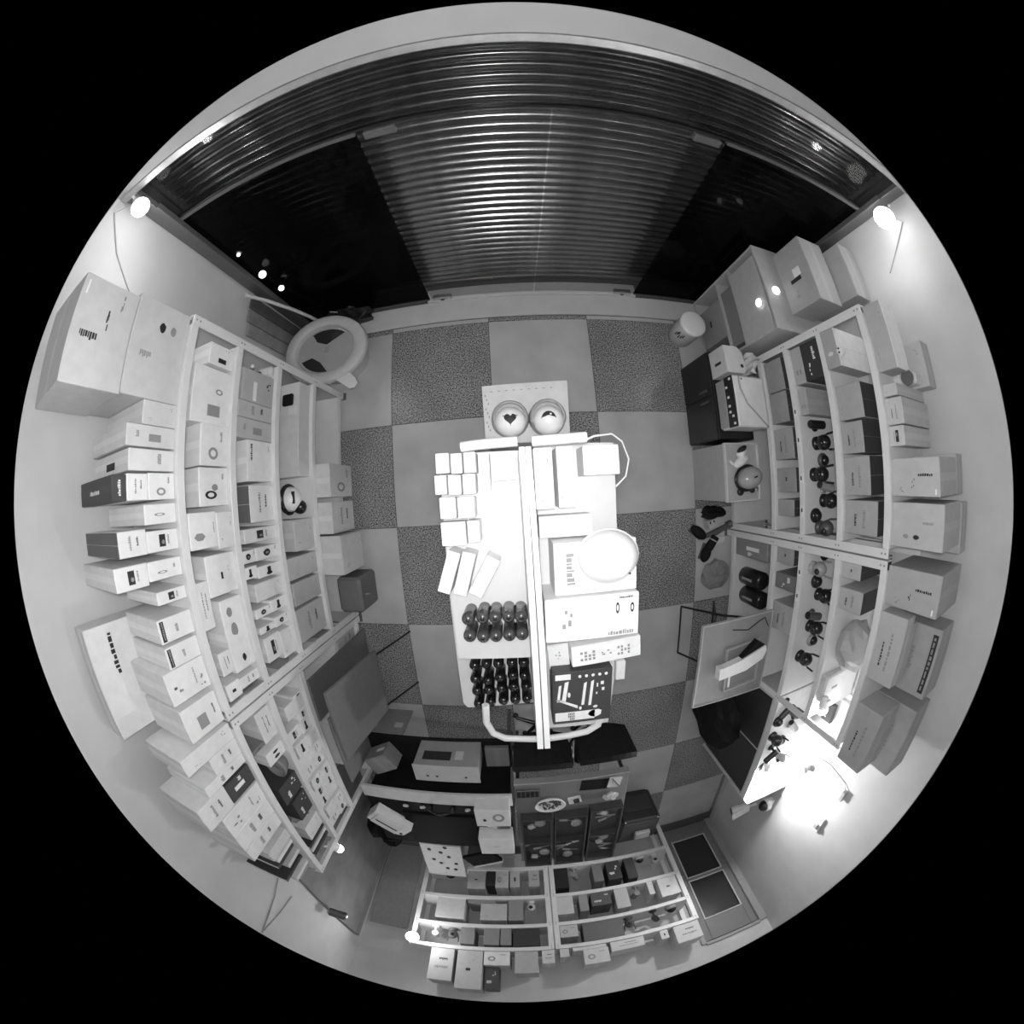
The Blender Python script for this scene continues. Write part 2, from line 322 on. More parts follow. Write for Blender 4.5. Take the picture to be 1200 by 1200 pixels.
def shape_faces(shape, u0, v0, u1, v1, rd):
    cu, cv, ru, rv = (u0 + u1) / 2, (v0 + v1) / 2, (u1 - u0) / 2, (v1 - v0) / 2
    q = lambda a, b, c, d: [(a, b), (c, b), (c, d), (a, d)]
    if shape == 'rect': return [q(u0, v0, u1, v1)]
    if shape == 'slantv': return [[(u0, v0), (u0 + ru * 1.1, v0), (u1, v1), (u1 - ru * 1.1, v1 - rv * .1)]]
    if shape == 'slant': return [[(u0, v1), (u0 + ru * .4, v1), (u1, v0 + rv * .6), (u1, v0)]]
    if shape == 'hex': return [[(cu + ru * math.cos(PI / 3 * k + .5), cv + rv * math.sin(PI / 3 * k + .5)) for k in range(6)]]
    if shape == 'blob': return [[(cu + ru * math.cos(PI / 6 * k) * rd.uniform(.75, 1), cv + rv * math.sin(PI / 6 * k) * rd.uniform(.8, 1)) for k in range(12)]]
    if shape == 'ring':
        return [[(cu + ru * math.cos(PI / 7 * a), cv + rv * math.sin(PI / 7 * a)) if b == 0 else (cu + ru * .55 * math.cos(PI / 7 * a), cv + rv * .55 * math.sin(PI / 7 * a)) for a, b in ((k, 0), (k + 1, 0), (k + 1, 1), (k, 1))] for k in range(14)]
    out = []
    if shape in ('text', 'vtext'):
        L_, W_ = (u1 - u0, v1 - v0) if shape == 'text' else (v1 - v0, u1 - u0)
        n = 7; p = 0
        while p < .97:
            l = rd.uniform(.05, .14); a, b = p, min(p + l, 1); p = b + .03; h = rd.uniform(.6, 1)
            out.append(q(u0 + a * L_, v0, u0 + b * L_, v0 + W_ * h) if shape == 'text' else q(u0, v0 + a * L_, u0 + W_ * h, v0 + b * L_))
        return out
    if shape == 'hatch':
        for k in range(4):
            a = u0 + (u1 - u0) * k / 4; b = a + (u1 - u0) * .16
            for m in range(3):
                if rd.random() < .85: c = v0 + (v1 - v0) * m / 3; out.append(q(a, c, b, c + (v1 - v0) * .25))
        return out
    for k in range(4):                                       # bits
        a, b = rd.uniform(u0, u1 - ru * .5), rd.uniform(v0, v1 - rv * .5); out.append(q(a, b, a + ru * rd.uniform(.2, .5), b + rv * rd.uniform(.2, .5)))
    return out
CART = [
 ('L', 10, -1.74, -1.385, -1.14, -1.03, 0.091, 0.4, 0.5, None, 0, 'txt', 'carton', 'grey carton behind the post foot'),
 ('L', 10, -1.74, -1.385, -1.27, -1.15, 0.091, 0.36, 0.5, None, 0, 'logo', 'carton', 'grey carton with a round logo near the floor'),
 ('R', 0, 1.82, 2.17, -0.633, -0.491, 0.121, 0.548, 0.26, None, 0, 'wlabel', 'carton', 'brown carton with a white paper label'),
 ('L', 0, -1.6, -1.2, -0.513, -0.237, 0.091, 0.44, 0.55, None, 0, 'dots', 'carton', 'big grey carton on the base'),
 ('L', 0, -1.6, -1.25, -0.223, -0.003, 0.091, 0.44, 0.6, None, 0, 'txt', 'carton', 'white carton with a long text strip on the base'),
 ('L', 0, -1.6, -1.25, 0.031, 0.265, 0.091, 0.44, 0.62, None, 0, 'cam', 'carton', 'white carton on the base'),
 ('B', 4, -0.743, -0.549, -4.37, -4.07, 0.481, 0.739, 0.45, None, 0, 'dash', 'carton', 'grey carton with a long mark'),
 ('B', 4, -0.542, -0.447, -4.37, -4.07, 0.481, 0.686, 0.03, None, 0, 'none', 'carton', 'black cube'),
 ('B', 4, -0.443, -0.304, -4.37, -4.07, 0.481, 0.716, 0.55, None, 0, 'cam', 'carton', 'white carton with black spots'),
 ('B', 4, -0.29, -0.186, -4.37, -4.07, 0.481, 0.709, 0.5, None, 0, 'sq', 'carton', 'small white carton'),
 ('B', 4, -0.093, 0.022, -4.37, -4.07, 0.481, 0.712, 0.45, None, 0, 'txt', 'carton', 'tilted pale carton'),
 ('B', 4, 0.166, 0.328, -4.37, -4.07, 0.481, 0.769, 0.02, None, 0, 'none', 'carton', 'black cube at the divider'),
 ('B', 4, 0.593, 0.7, -4.37, -4.07, 0.481, 0.739, 0.2, None, 0, 'none', 'carton', 'grey block'),
 ('B', 4, 0.747, 0.899, -4.37, -4.07, 0.481, 0.748, 0.05, None, 0, 'wbit', 'carton', 'black carton with a white sticker'),
 ('L', 4, -1.785, -1.385, 0.18, 0.822, 0.491, 0.631, 0.66, None, 0, 'none', 'carton', 'wide white carton lying flat'),
 ('L', 4, -1.785, -1.385, -0.298, -0.098, 0.491, 0.73, 0.55, None, 0, 'dots', 'carton', 'grey carton by the robot camera'),
 ('L', 4, -1.785, -1.385, -0.465, -0.327, 0.491, 0.84, 0.5, None, 0, 'dots', 'carton', 'grey carton, upper one of a stacked pair'),
 ('L', 4, -1.785, -1.385, -0.633, -0.485, 0.491, 0.824, 0.5, None, 0, 'dots', 'carton', 'grey carton, with a dark end flap'),
 ('L', 4, -1.785, -1.385, -0.875, -0.654, 0.491, 0.844, 0.52, None, 0, 'txt', 'carton', 'large grey carton by the post'),
 ('B', 4, 0.954, 1.063, -4.37, -4.07, 0.481, 0.785, 0.06, None, 0, 'none', 'carton', 'black carton'),
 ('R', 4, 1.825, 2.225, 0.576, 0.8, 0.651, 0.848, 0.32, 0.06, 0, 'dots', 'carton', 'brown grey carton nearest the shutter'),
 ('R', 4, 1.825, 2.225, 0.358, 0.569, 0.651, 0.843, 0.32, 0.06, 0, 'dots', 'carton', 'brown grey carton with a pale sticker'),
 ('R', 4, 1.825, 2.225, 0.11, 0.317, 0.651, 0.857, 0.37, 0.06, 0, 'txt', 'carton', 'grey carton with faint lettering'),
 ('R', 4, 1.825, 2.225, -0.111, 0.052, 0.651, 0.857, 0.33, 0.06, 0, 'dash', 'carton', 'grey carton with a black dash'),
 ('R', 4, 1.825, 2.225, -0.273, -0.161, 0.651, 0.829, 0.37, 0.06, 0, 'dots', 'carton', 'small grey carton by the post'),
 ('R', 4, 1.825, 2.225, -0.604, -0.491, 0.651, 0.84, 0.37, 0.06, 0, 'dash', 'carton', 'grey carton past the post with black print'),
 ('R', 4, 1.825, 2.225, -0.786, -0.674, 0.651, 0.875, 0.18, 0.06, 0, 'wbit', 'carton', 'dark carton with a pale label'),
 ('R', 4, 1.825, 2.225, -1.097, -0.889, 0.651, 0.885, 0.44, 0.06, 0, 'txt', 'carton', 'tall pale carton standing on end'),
 ('B', 3, -0.712, -0.429, -4.37, -4.07, 0.891, 0.939, 0.25, None, 0, 'none', 'carton', 'dark flat carton'),
 ('B', 3, -0.302, -0.156, -4.37, -4.07, 0.891, 1.165, 0.28, None, 0, 'none', 'carton', 'dark grey carton'),
 ('B', 3, -1.029, -0.737, -4.37, -4.07, 0.891, 1.161, 0.6, None, 0, 'none', 'carton', 'pale carton near the lamp'),
 ('B', 3, 0.175, 0.342, -4.37, -4.07, 0.891, 1.123, 0.6, None, 0, 'none', 'carton', 'white carton by the divider'),
 ('B', 3, 0.402, 0.491, -4.37, -4.07, 0.891, 1.111, 0.3, None, 0, 'dots', 'carton', 'grey small carton'),
 ('B', 3, 0.523, 0.726, -4.37, -4.07, 0.891, 1.068, 0.1, None, 0, 'wbit', 'carton', 'black flat carton'),
 ('B', 3, 1.235, 1.44, -4.37, -4.07, 0.891, 1.145, 0.7, None, 0, 'dash', 'carton', 'white carton at the right end'),
 ('B', 3, 1.122, 1.181, -4.37, -4.07, 0.891, 1.066, 0.65, None, 0, 'dots', 'carton', 'small white cube'),
 ('L', 3, -1.785, -1.385, 0.572, 0.755, 0.921, 1.211, 0.45, None, 0, 'wstrip', 'carton', 'grey clear plastic case with a white strip'),
 ('L', 3, -1.785, -1.385, 0.479, 0.569, 0.921, 1.231, 0.5, None, 0, 'txt', 'carton', 'grey flat carton lying in the middle'),
 ('L', 3, -1.785, -1.385, 0.367, 0.476, 0.921, 1.238, 0.5, None, 0, 'stk', 'carton', 'grey carton with a curved black mark'),
 ('L', 3, -1.785, -1.385, 0.139, 0.364, 0.921, 1.143, 0.8, None, 0, 'arcs', 'carton', 'white carton with black arcs on its lid'),
 ('L', 3, -1.785, -1.385, -0.08, 0.118, 0.921, 1.137, 0.8, 0.15, 0, 'txt', 'carton', 'white carton with a dark lid'),
 ('L', 3, -1.785, -1.385, -0.184, -0.109, 0.921, 1.203, 0.76, None, 0, 'photo', 'carton', 'white small carton with a patterned photo'),
 ('L', 3, -1.785, -1.385, -0.286, -0.215, 0.921, 1.123, 0.8, None, 0, 'oval', 'carton', 'white small carton with an oval camera, upper right of a block of four'),
 ('L', 3, -1.785, -1.385, -0.382, -0.319, 0.921, 1.128, 0.8, None, 0, 'bul', 'carton', 'white small carton with a bullet camera, lower right of a block of four'),
 ('L', 3, -1.785, -1.385, -0.504, -0.404, 0.921, 1.175, 0.72, None, 0, 'dots', 'carton', 'pale carton with a white edged window'),
 ('L', 3, -1.785, -1.385, -0.59, -0.521, 0.921, 1.065, 0.8, None, 0, 'bul', 'carton', 'small carton with a dark bullet camera picture'),
 ('L', 3, -1.785, -1.385, -0.683, -0.626, 0.921, 1.061, 0.8, None, 0, 'oval', 'carton', 'small carton with a black slim picture'),
 ('L', 3, -1.785, -1.385, -0.886, -0.716, 0.921, 1.044, 0.74, None, 0, 'dots', 'carton', 'plain white carton touching the post'),
 ('B', 3, -0.577, -0.314, -4.37, -4.07, 0.941, 1.161, 0.5, None, 0, 'dots', 'carton', 'pale long carton'),
 ('R', 3, 1.825, 2.225, 0.568, 0.809, 0.951, 1.053, 0.44, None, 0, 'stk2', 'carton', 'pale carton with two small square marks'),
 ('R', 3, 1.825, 2.225, 0.372, 0.539, 0.951, 1.031, 0.42, None, 0, 'stk2', 'carton', 'pale carton with a black end'),
 ('L', 13, -1.785, -1.385, -1.249, -1.151, 0.981, 1.198, 0.74, None, 0, 'dots', 'carton', 'white carton next to the post'),
 ('L', 13, -1.72, -1.375, -1.148, -1.126, 0.981, 1.098, 0.78, None, 0, 'oval', 'carton', 'small boxed camera, lower row, first from the middle post'),
 ('L', 13, -1.72, -1.385, -1.318, -1.252, 0.981, 1.098, 0.78, None, 0, 'photo', 'carton', 'small boxed camera, lower row, second from the middle post'),
 ('L', 13, -1.72, -1.395, -1.419, -1.33, 0.981, 1.098, 0.78, None, 0, 'bul', 'carton', 'small boxed camera, lower row, third from the middle post'),
 ('L', 13, -1.72, -1.375, -1.521, -1.431, 0.981, 1.098, 0.78, None, 0, 'dots', 'carton', 'small boxed camera, lower row, fourth from the middle post'),
 ('L', 13, -1.72, -1.385, -1.623, -1.533, 0.981, 1.098, 0.78, None, 0, 'txt', 'carton', 'small boxed camera, lower row, fifth from the middle post'),
 ('L', 13, -1.72, -1.395, -1.725, -1.635, 0.981, 1.098, 0.78, None, 0, 'oval', 'carton', 'small boxed camera, lower row, sixth from the middle post'),
 ('L', 13, -1.72, -1.375, -1.827, -1.737, 0.981, 1.098, 0.78, None, 0, 'photo', 'carton', 'small boxed camera, lower row, seventh from the middle post'),
 ('L', 13, -1.72, -1.385, -1.929, -1.839, 0.981, 1.098, 0.78, None, 0, 'bul', 'carton', 'small boxed camera, lower row, eighth from the middle post'),
 ('L', 13, -1.72, -1.395, -2.03, -1.941, 0.981, 1.098, 0.78, None, 0, 'dots', 'carton', 'small boxed camera, lower row, ninth from the middle post'),
 ('L', 13, -1.72, -1.375, -2.132, -2.042, 0.981, 1.098, 0.78, None, 0, 'txt', 'carton', 'small boxed camera, lower row, tenth from the middle post'),
 ('L', 13, -1.72, -1.385, -2.234, -2.144, 0.981, 1.098, 0.78, None, 0, 'oval', 'carton', 'small boxed camera, lower row, last from the middle post'),
 ('B', 3, 0.767, 0.906, -4.37, -4.07, 0.891, 1.156, 0.5, None, 0, 'none', 'carton', 'pale oblong carton'),
 ('L', 3, -1.785, -1.385, -0.851, -0.706, 1.045, 1.197, 0.78, None, 0, 'photo', 'carton', 'white carton with a dark picture near the post'),
 ('L', 3, -1.785, -1.385, -0.678, -0.639, 1.062, 1.206, 0.8, None, 0, 'bul', 'carton', 'small carton with a standing camera picture'),
 ('L', 3, -1.785, -1.385, -0.588, -0.535, 1.066, 1.211, 0.8, None, 0, 'oval', 'carton', 'small carton with a pale camera picture'),
 ('L', 13, -1.72, -1.407, -1.419, -1.33, 1.099, 1.238, 0.78, None, 0, 'photo', 'carton', 'small boxed camera, upper row, third from the middle post'),
 ('L', 13, -1.72, -1.387, -1.521, -1.431, 1.099, 1.228, 0.78, None, 0, 'bul', 'carton', 'small boxed camera, upper row, fourth from the middle post'),
 ('L', 13, -1.72, -1.397, -1.623, -1.533, 1.099, 1.248, 0.78, None, 0, 'dots', 'carton', 'small boxed camera, upper row, fifth from the middle post'),
 ('L', 13, -1.72, -1.407, -1.725, -1.635, 1.099, 1.238, 0.78, None, 0, 'txt', 'carton', 'small boxed camera, upper row, sixth from the middle post'),
 ('L', 13, -1.72, -1.387, -1.827, -1.737, 1.099, 1.228, 0.78, None, 0, 'oval', 'carton', 'small boxed camera, upper row, seventh from the middle post'),
 ('L', 13, -1.72, -1.397, -1.929, -1.839, 1.099, 1.248, 0.78, None, 0, 'photo', 'carton', 'small boxed camera, upper row, eighth from the middle post'),
 ('L', 13, -1.72, -1.407, -2.03, -1.941, 1.099, 1.238, 0.78, None, 0, 'bul', 'carton', 'small boxed camera, upper row, ninth from the middle post'),
 ('L', 13, -1.72, -1.387, -2.132, -2.042, 1.099, 1.228, 0.78, None, 0, 'dots', 'carton', 'small boxed camera, upper row, tenth from the middle post'),
 ('L', 13, -1.72, -1.397, -2.234, -2.144, 1.099, 1.248, 0.78, None, 0, 'txt', 'carton', 'small boxed camera, upper row, last from the middle post'),
 ('L', 3, -1.785, -1.385, -0.284, -0.217, 1.125, 1.25, 0.8, None, 0, 'oval', 'carton', 'white small carton with an oval camera, upper left of a block of four'),
 ('L', 3, -1.785, -1.385, -0.366, -0.304, 1.13, 1.25, 0.8, None, 0, 'bul', 'carton', 'white small carton with a bullet camera, lower left of a block of four'),
 ('R', 3, 1.825, 2.225, 0.571, 0.809, 1.055, 1.219, 0.04, None, 0, 'wbit', 'carton', 'black carton with white pictures'),
 ('G', 0, 0.075, 0.143, -0.078, 0.143, 1.2, 1.36, 0.85, None, 0.0, 'dots', 'carton', 'long white box lying beside the spine panel'),
 ('G', 0, 0.161, 0.223, -0.078, 0.148, 1.2, 1.34, 0.85, None, 0.0, 'dots', 'carton', 'second long white box, nearer the cable'),
 ('G', 0, 0.26, 0.399, 0.036, 0.147, 1.2, 1.34, 0.85, None, 0.0, 'none', 'carton', 'white box inside the loop of white cable'),
 ('G', 0, 0.085, 0.288, -0.189, -0.107, 1.2, 1.31, 0.85, None, 0.0, 'none', 'carton', 'oblong white box across the shelf before the dome'),
 ('G', 0, 0.125, 0.431, -0.39, -0.197, 1.2, 1.4, 0.85, None, 0.0, 'vtxt', 'carton', 'white carton carrying the white dome, with a column of text'),
 ('G', 0, 0.084, 0.435, -0.565, -0.397, 1.2, 1.42, 0.85, None, 0.0, 'robots', 'carton', 'wide white carton printed with two camera outlines and small letters'),
 ('G', 0, 0.186, 0.472, -0.705, -0.614, 1.2, 1.36, 0.8, None, 0.061, 'icons', 'carton', 'narrow white carton with a row of grey icons'),
 ('G', 0, 0.101, 0.19, -0.769, -0.652, 1.2, 1.26, 0.8, None, 0.084, 'icons2', 'carton', 'small white carton with a grey square mark by the spine'),
 ('G', 0, 0.406, 0.45, -0.88, -0.783, 1.2, 1.24, 0.8, None, 0.0, 'none', 'carton', 'white packet sticking out behind the dark gift box'),
 ('G', 0, 0.109, 0.364, -1.028, -0.753, 1.2, 1.33, 0.05, None, 0.0, 'gift', 'carton', 'dark grey gift box with white lettering and pictures'),
 ('G', 0, -0.285, -0.234, 0.075, 0.151, 1.22, 1.33, 0.85, None, 0.0, 'none', 'small_carton', 'small white camera box, row one from the grey robots, place one from the aisle'),
 ('G', 0, -0.228, -0.186, 0.071, 0.147, 1.22, 1.326, 0.85, None, 0.0, 'none', 'small_carton', 'small white camera box, row one from the grey robots, place two from the aisle'),
 ('G', 0, -0.18, -0.136, 0.071, 0.15, 1.22, 1.322, 0.85, None, 0.0, 'none', 'small_carton', 'small white camera box, row one from the grey robots, place three from the aisle'),
 ('G', 0, -0.293, -0.248, -0.003, 0.069, 1.22, 1.33, 0.85, None, 0.0, 'none', 'small_carton', 'small white camera box, row two from the grey robots, place one from the aisle'),
 ('G', 0, -0.242, -0.194, -0.007, 0.066, 1.22, 1.326, 0.85, None, 0.0, 'none', 'small_carton', 'small white camera box, row two from the grey robots, place two from the aisle'),
 ('G', 0, -0.188, -0.141, -0.007, 0.068, 1.22, 1.322, 0.85, None, 0.0, 'none', 'small_carton', 'small white camera box, row two from the grey robots, place three from the aisle'),
 ('G', 0, -0.279, -0.218, -0.093, -0.014, 1.22, 1.33, 0.85, None, 0.0, 'none', 'small_carton', 'small white camera box, row three from the grey robots, place one from the aisle'),
 ('G', 0, -0.212, -0.149, -0.094, -0.016, 1.22, 1.326, 0.85, None, 0.0, 'none', 'small_carton', 'small white camera box, row three from the grey robots, place two from the aisle'),
 ('G', 0, -0.282, -0.188, -0.197, -0.107, 1.22, 1.322, 0.85, None, 0.0, 'none', 'small_carton', 'small white camera box, row four from the grey robots, place one from the aisle'),
 ('G', 0, -0.18, -0.135, -0.187, -0.105, 1.22, 1.33, 0.85, None, 0.0, 'none', 'small_carton', 'small white camera box, row four from the grey robots, place two from the aisle'),
 ('G', 0, -0.287, -0.238, -0.379, -0.213, 1.22, 1.34, 0.85, None, -0.341, 'none', 'slim_carton', 'leftmost of three slanted slim white boxes before the dark bottles'),
 ('G', 0, -0.229, -0.178, -0.388, -0.22, 1.22, 1.34, 0.85, None, -0.298, 'none', 'slim_carton', 'middle of three slanted slim white boxes before the dark bottles'),
 ('G', 0, -0.157, -0.103, -0.399, -0.237, 1.22, 1.34, 0.85, None, -0.529, 'none', 'slim_carton', 'rightmost of three slanted slim white boxes before the dark bottles'),
 ('G', 0, -0.079, 0.013, 0.035, 0.131, 1.22, 1.3, 0.85, None, 0.0, 'none', 'carton', 'flat white box against the spine panel near the end bar'),
 ('G', 0, -0.13, -0.087, 0.003, 0.145, 1.22, 1.28, 0.85, None, 0.0, 'none', 'carton', 'narrow white box beside the rows of small camera boxes'),
 ('B', 2, -0.75, -0.618, -4.37, -4.07, 1.272, 1.484, 0.25, None, 0, 'dots', 'carton', 'dark crate by the bright lamp'),
 ('B', 2, -0.529, -0.382, -4.37, -4.07, 1.272, 1.481, 0.25, None, 0, 'dots', 'carton', 'grey long carton'),
 ('B', 2, -0.371, -0.271, -4.37, -4.07, 1.272, 1.48, 0.25, None, 0, 'none', 'carton', 'dull grey carton'),
 ('B', 2, -0.252, -0.006, -4.37, -4.07, 1.272, 1.501, 0.04, None, 0, 'none', 'carton', 'long black carton'),
 ('B', 2, 0.18, 0.352, -4.37, -4.07, 1.272, 1.421, 0.55, None, 0, 'cam', 'carton', 'white rounded carton on black base'),
 ('B', 2, 0.396, 0.777, -4.37, -4.07, 1.272, 1.51, 0.14, None, 0, 'none', 'carton', 'long dark carton'),
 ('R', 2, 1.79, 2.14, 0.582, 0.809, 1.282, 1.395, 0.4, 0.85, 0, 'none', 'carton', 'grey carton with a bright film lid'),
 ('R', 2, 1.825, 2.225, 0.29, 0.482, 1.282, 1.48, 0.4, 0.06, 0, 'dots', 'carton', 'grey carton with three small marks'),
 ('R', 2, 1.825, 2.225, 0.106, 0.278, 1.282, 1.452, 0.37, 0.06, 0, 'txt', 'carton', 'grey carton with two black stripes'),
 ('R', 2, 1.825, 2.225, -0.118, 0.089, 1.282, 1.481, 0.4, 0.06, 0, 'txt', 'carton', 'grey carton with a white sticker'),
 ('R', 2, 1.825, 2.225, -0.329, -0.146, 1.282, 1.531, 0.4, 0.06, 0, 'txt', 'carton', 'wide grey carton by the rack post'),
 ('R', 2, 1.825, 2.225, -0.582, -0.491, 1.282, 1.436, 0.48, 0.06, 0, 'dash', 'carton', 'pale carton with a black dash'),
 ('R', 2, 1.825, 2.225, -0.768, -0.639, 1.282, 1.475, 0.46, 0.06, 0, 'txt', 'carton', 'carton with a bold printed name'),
 ('L', 2, -1.785, -1.385, 0.698, 0.808, 1.302, 1.485, 0.8, None, 0, 'sticker', 'carton', 'white carton with a black square sticker'),
 ('L', 2, -1.785, -1.385, 0.403, 0.677, 1.302, 1.567, 0.8, None, 0, 'two', 'carton', 'tall white carton with a grey code label'),
 ('L', 2, -1.785, -1.385, 0.208, 0.403, 1.302, 1.493, 0.8, None, 0, 'cam', 'carton', 'white carton with a round lens picture'),
 ('L', 2, -1.785, -1.385, 0.022, 0.2, 1.302, 1.502, 0.8, None, 0, 'cam2', 'carton', 'white carton with a twin lens picture'),
 ('L', 2, -1.56, -1.36, -0.177, -0.008, 1.302, 1.42, 0.78, None, 0, 'dots', 'carton', 'narrow white carton in front of the wide one'),
 ('L', 2, -1.785, -1.385, -0.392, -0.201, 1.302, 1.509, 0.8, None, 0, 'dash', 'carton', 'white carton with a short black dash'),
 ('L', 2, -1.785, -1.385, -0.789, -0.419, 1.302, 1.464, 0.8, None, 0, 'three', 'carton', 'long white carton with three grey pictures'),
 ('L', 2, -1.785, -1.385, -0.881, -0.822, 1.302, 1.462, 0.76, None, 0, 'txt', 'carton', 'small pale carton by the post'),
 ('L', 12, -1.785, -1.385, -1.243, -1.046, 1.322, 1.452, 0.72, None, 0, 'txt', 'carton', 'tall white carton standing by the post'),
 ('L', 12, -1.785, -1.385, -1.383, -1.297, 1.322, 1.494, 0.8, None, 0, 'lens2', 'carton', 'white carton with two black lenses'),
 ('L', 12, -1.785, -1.385, -1.681, -1.542, 1.322, 1.53, 0.05, None, 0, 'wbit', 'carton', 'black printed carton lying at an angle'),
 ('L', 12, -1.785, -1.385, -1.878, -1.706, 1.322, 1.482, 0.05, None, 0, 'wbit', 'carton', 'second black printed carton at the rack end'),
 ('L', 12, -1.785, -1.385, -2.071, -1.943, 1.322, 1.509, 0.7, None, 0, 'dots', 'carton', 'pale rounded carton at the rack end'),
 ('L', 2, -1.76, -1.36, -0.162, -0.002, 1.421, 1.6, 0.8, None, 0, 'hex', 'carton', 'wide white carton with a grey hexagon mark'),
 ('L', 2, -1.785, -1.385, -0.899, -0.811, 1.463, 1.571, 0.82, None, 0, 'sq', 'carton', 'white cube carton with a black square mark'),
 ('L', 2, -1.785, -1.385, -0.766, -0.649, 1.466, 1.556, 0.76, None, 0, 'txt', 'carton', 'small white carton with its flap lifted'),
 ('L', 12, -1.785, -1.385, -1.238, -1.212, 1.454, 1.59, 0.2, None, 0, 'lens', 'carton', 'dark grey cube with a round lens'),
 ('L', 2, -1.785, -1.385, -0.524, -0.305, 1.511, 1.6, 0.76, None, 0, 'txt', 'carton', 'slim white carton standing on edge'),
 ('B', 1, -1.002, -0.786, -4.37, -4.07, 1.562, 1.962, 0.5, None, 0, 'txt', 'carton', 'tall grey carton at the left end'),
 ('B', 1, -0.755, -0.525, -4.37, -4.07, 1.562, 2.036, 0.5, None, 0, 'dash', 'carton', 'big grey carton with a band of tape'),
 ('B', 1, -0.515, -0.283, -4.37, -4.07, 1.562, 1.732, 0.75, None, 0, 'cam', 'carton', 'white carton with a row of black cameras'),
 ('B', 1, -0.239, -0.032, -4.37, -4.07, 1.562, 1.831, 0.45, None, 0, 'none', 'carton', 'grey carton lying behind'),
 ('B', 1, 0.003, 0.115, -4.37, -4.07, 1.562, 1.724, 0.62, None, 0, 'txt', 'carton', 'white carton with two printed lines'),
 ('B', 1, 0.163, 0.245, -4.37, -4.07, 1.562, 1.663, 0.62, None, 0, 'dots', 'carton', 'small white cube by the divider'),
 ('B', 1, 0.28, 0.586, -4.37, -4.07, 1.562, 1.604, 0.65, None, 0, 'dots', 'carton', 'white carton with small dots'),
 ('B', 1, 0.624, 0.938, -4.37, -4.07, 1.562, 1.681, 0.62, None, 0, 'txt', 'carton', 'pale flat carton with black marks'),
 ('B', 1, 1.095, 1.173, -4.37, -4.07, 1.562, 1.675, 0.62, None, 0, 'sq', 'carton', 'white cube with a square emblem'),
 ('B', 1, 1.231, 1.486, -4.37, -4.07, 1.562, 1.787, 0.6, None, 0, 'txt', 'carton', 'large white carton at the right end'),
 ('B', 1, 0.372, 0.599, -4.37, -4.07, 1.605, 1.787, 0.62, None, 0, 'cam', 'carton', 'white flat carton with black spots'),
 ('R', 1, 1.825, 1.985, 0.492, 0.849, 1.631, 1.758, 0.44, 0.88, 0, 'dots', 'carton', 'long white carton with a bright lid'),
 ('R', 1, 1.825, 2.225, 0.225, 0.356, 1.631, 1.739, 0.53, None, 0, 'txt', 'carton', 'white carton with an open end'),
 ('R', 1, 1.825, 2.225, 0.122, 0.22, 1.631, 1.729, 0.55, None, 0, 'photo', 'carton', 'white carton with a dark picture on its end'),
 ('R', 1, 1.825, 2.125, -0.115, 0.063, 1.631, 1.93, 0.48, None, 0, 'big1', 'carton', 'large grey printed carton, upper of the pair'),
 ('R', 1, 1.825, 2.125, -0.357, -0.144, 1.631, 1.957, 0.48, None, 0, 'big2', 'carton', 'large grey printed carton past the first'),
 ('R', 1, 1.825, 2.165, -0.657, -0.455, 1.631, 1.98, 0.4, None, 0, 'big1', 'carton', 'large darker carton by the rack post'),
 ('R', 1, 1.81, 1.91, -1.075, -0.692, 1.631, 1.82, 0.48, None, 0, 'txt', 'carton', 'tall white carton standing by the post edge'),
 ('R', 1, 1.93, 2.01, -1.087, -0.757, 1.631, 1.805, 0.44, None, 0, 'txt', 'carton', 'long carton standing behind the white one'),
 ('R', 1, 1.83, 2.03, -1.671, -1.251, 1.631, 1.842, 0.4, None, 0, 'txt', 'carton', 'long grey carton at the far end'),
 ('R', 1, 1.825, 2.225, 0.365, 0.427, 1.631, 1.723, 0.53, None, 0, 'dots', 'carton', 'small white carton in front of the camera kit'),
 ('L', 11, -1.7, -1.385, -1.16, -1.066, 1.641, 1.857, 0.74, None, 0, 'txt', 'carton', 'small white carton with two printed lines'),
 ('L', 11, -1.7, -1.385, -1.352, -1.237, 1.641, 1.854, 0.05, None, 0, 'wlabel', 'carton', 'black carton with a white sticker'),
 ('L', 11, -1.7, -1.385, -1.496, -1.367, 1.641, 1.984, 0.76, None, 0, 'sketch', 'carton', 'big white carton past the black one'),
 ('L', 11, -1.7, -1.385, -1.617, -1.497, 1.641, 1.984, 0.76, None, 0, 'txt', 'carton', 'white carton with small icons'),
 ('L', 11, -1.7, -1.385, -1.72, -1.621, 1.641, 1.98, 0.74, None, 0, 'txt', 'carton', 'white carton at the far end of the shelf'),
 ('L', 11, -1.7, -1.385, -1.858, -1.778, 1.641, 1.871, 0.62, None, 0, 'dots', 'carton', 'little pale carton at the rack end'),
 ('L', 1, -1.785, -1.385, 0.454, 0.874, 1.651, 1.967, 0.58, None, 0, 'big2', 'carton', 'large plain carton beside the rack end'),
 ('L', 1, -1.785, -1.385, 0.354, 0.452, 1.651, 1.839, 0.62, None, 0, 'dots', 'carton', 'grey carton right below the big pair'),
 ('L', 1, -1.785, -1.385, 0.266, 0.351, 1.651, 1.915, 0.66, None, 0, 'stk', 'carton', 'flat grey carton with a dark sticker'),
 ('L', 1, -1.785, -1.385, 0.174, 0.258, 1.651, 1.899, 0.72, None, 0, 'topmark', 'carton', 'white carton with a black mark on its lid'),
 ('L', 1, -1.785, -1.385, 0.062, 0.167, 1.651, 1.797, 0.82, None, 0, 'cam', 'carton', 'white carton under a two box stack'),
 ('L', 1, -1.785, -1.385, -0.033, 0.046, 1.651, 1.824, 0.78, None, 0, 'seal', 'carton', 'white carton with a square seal'),
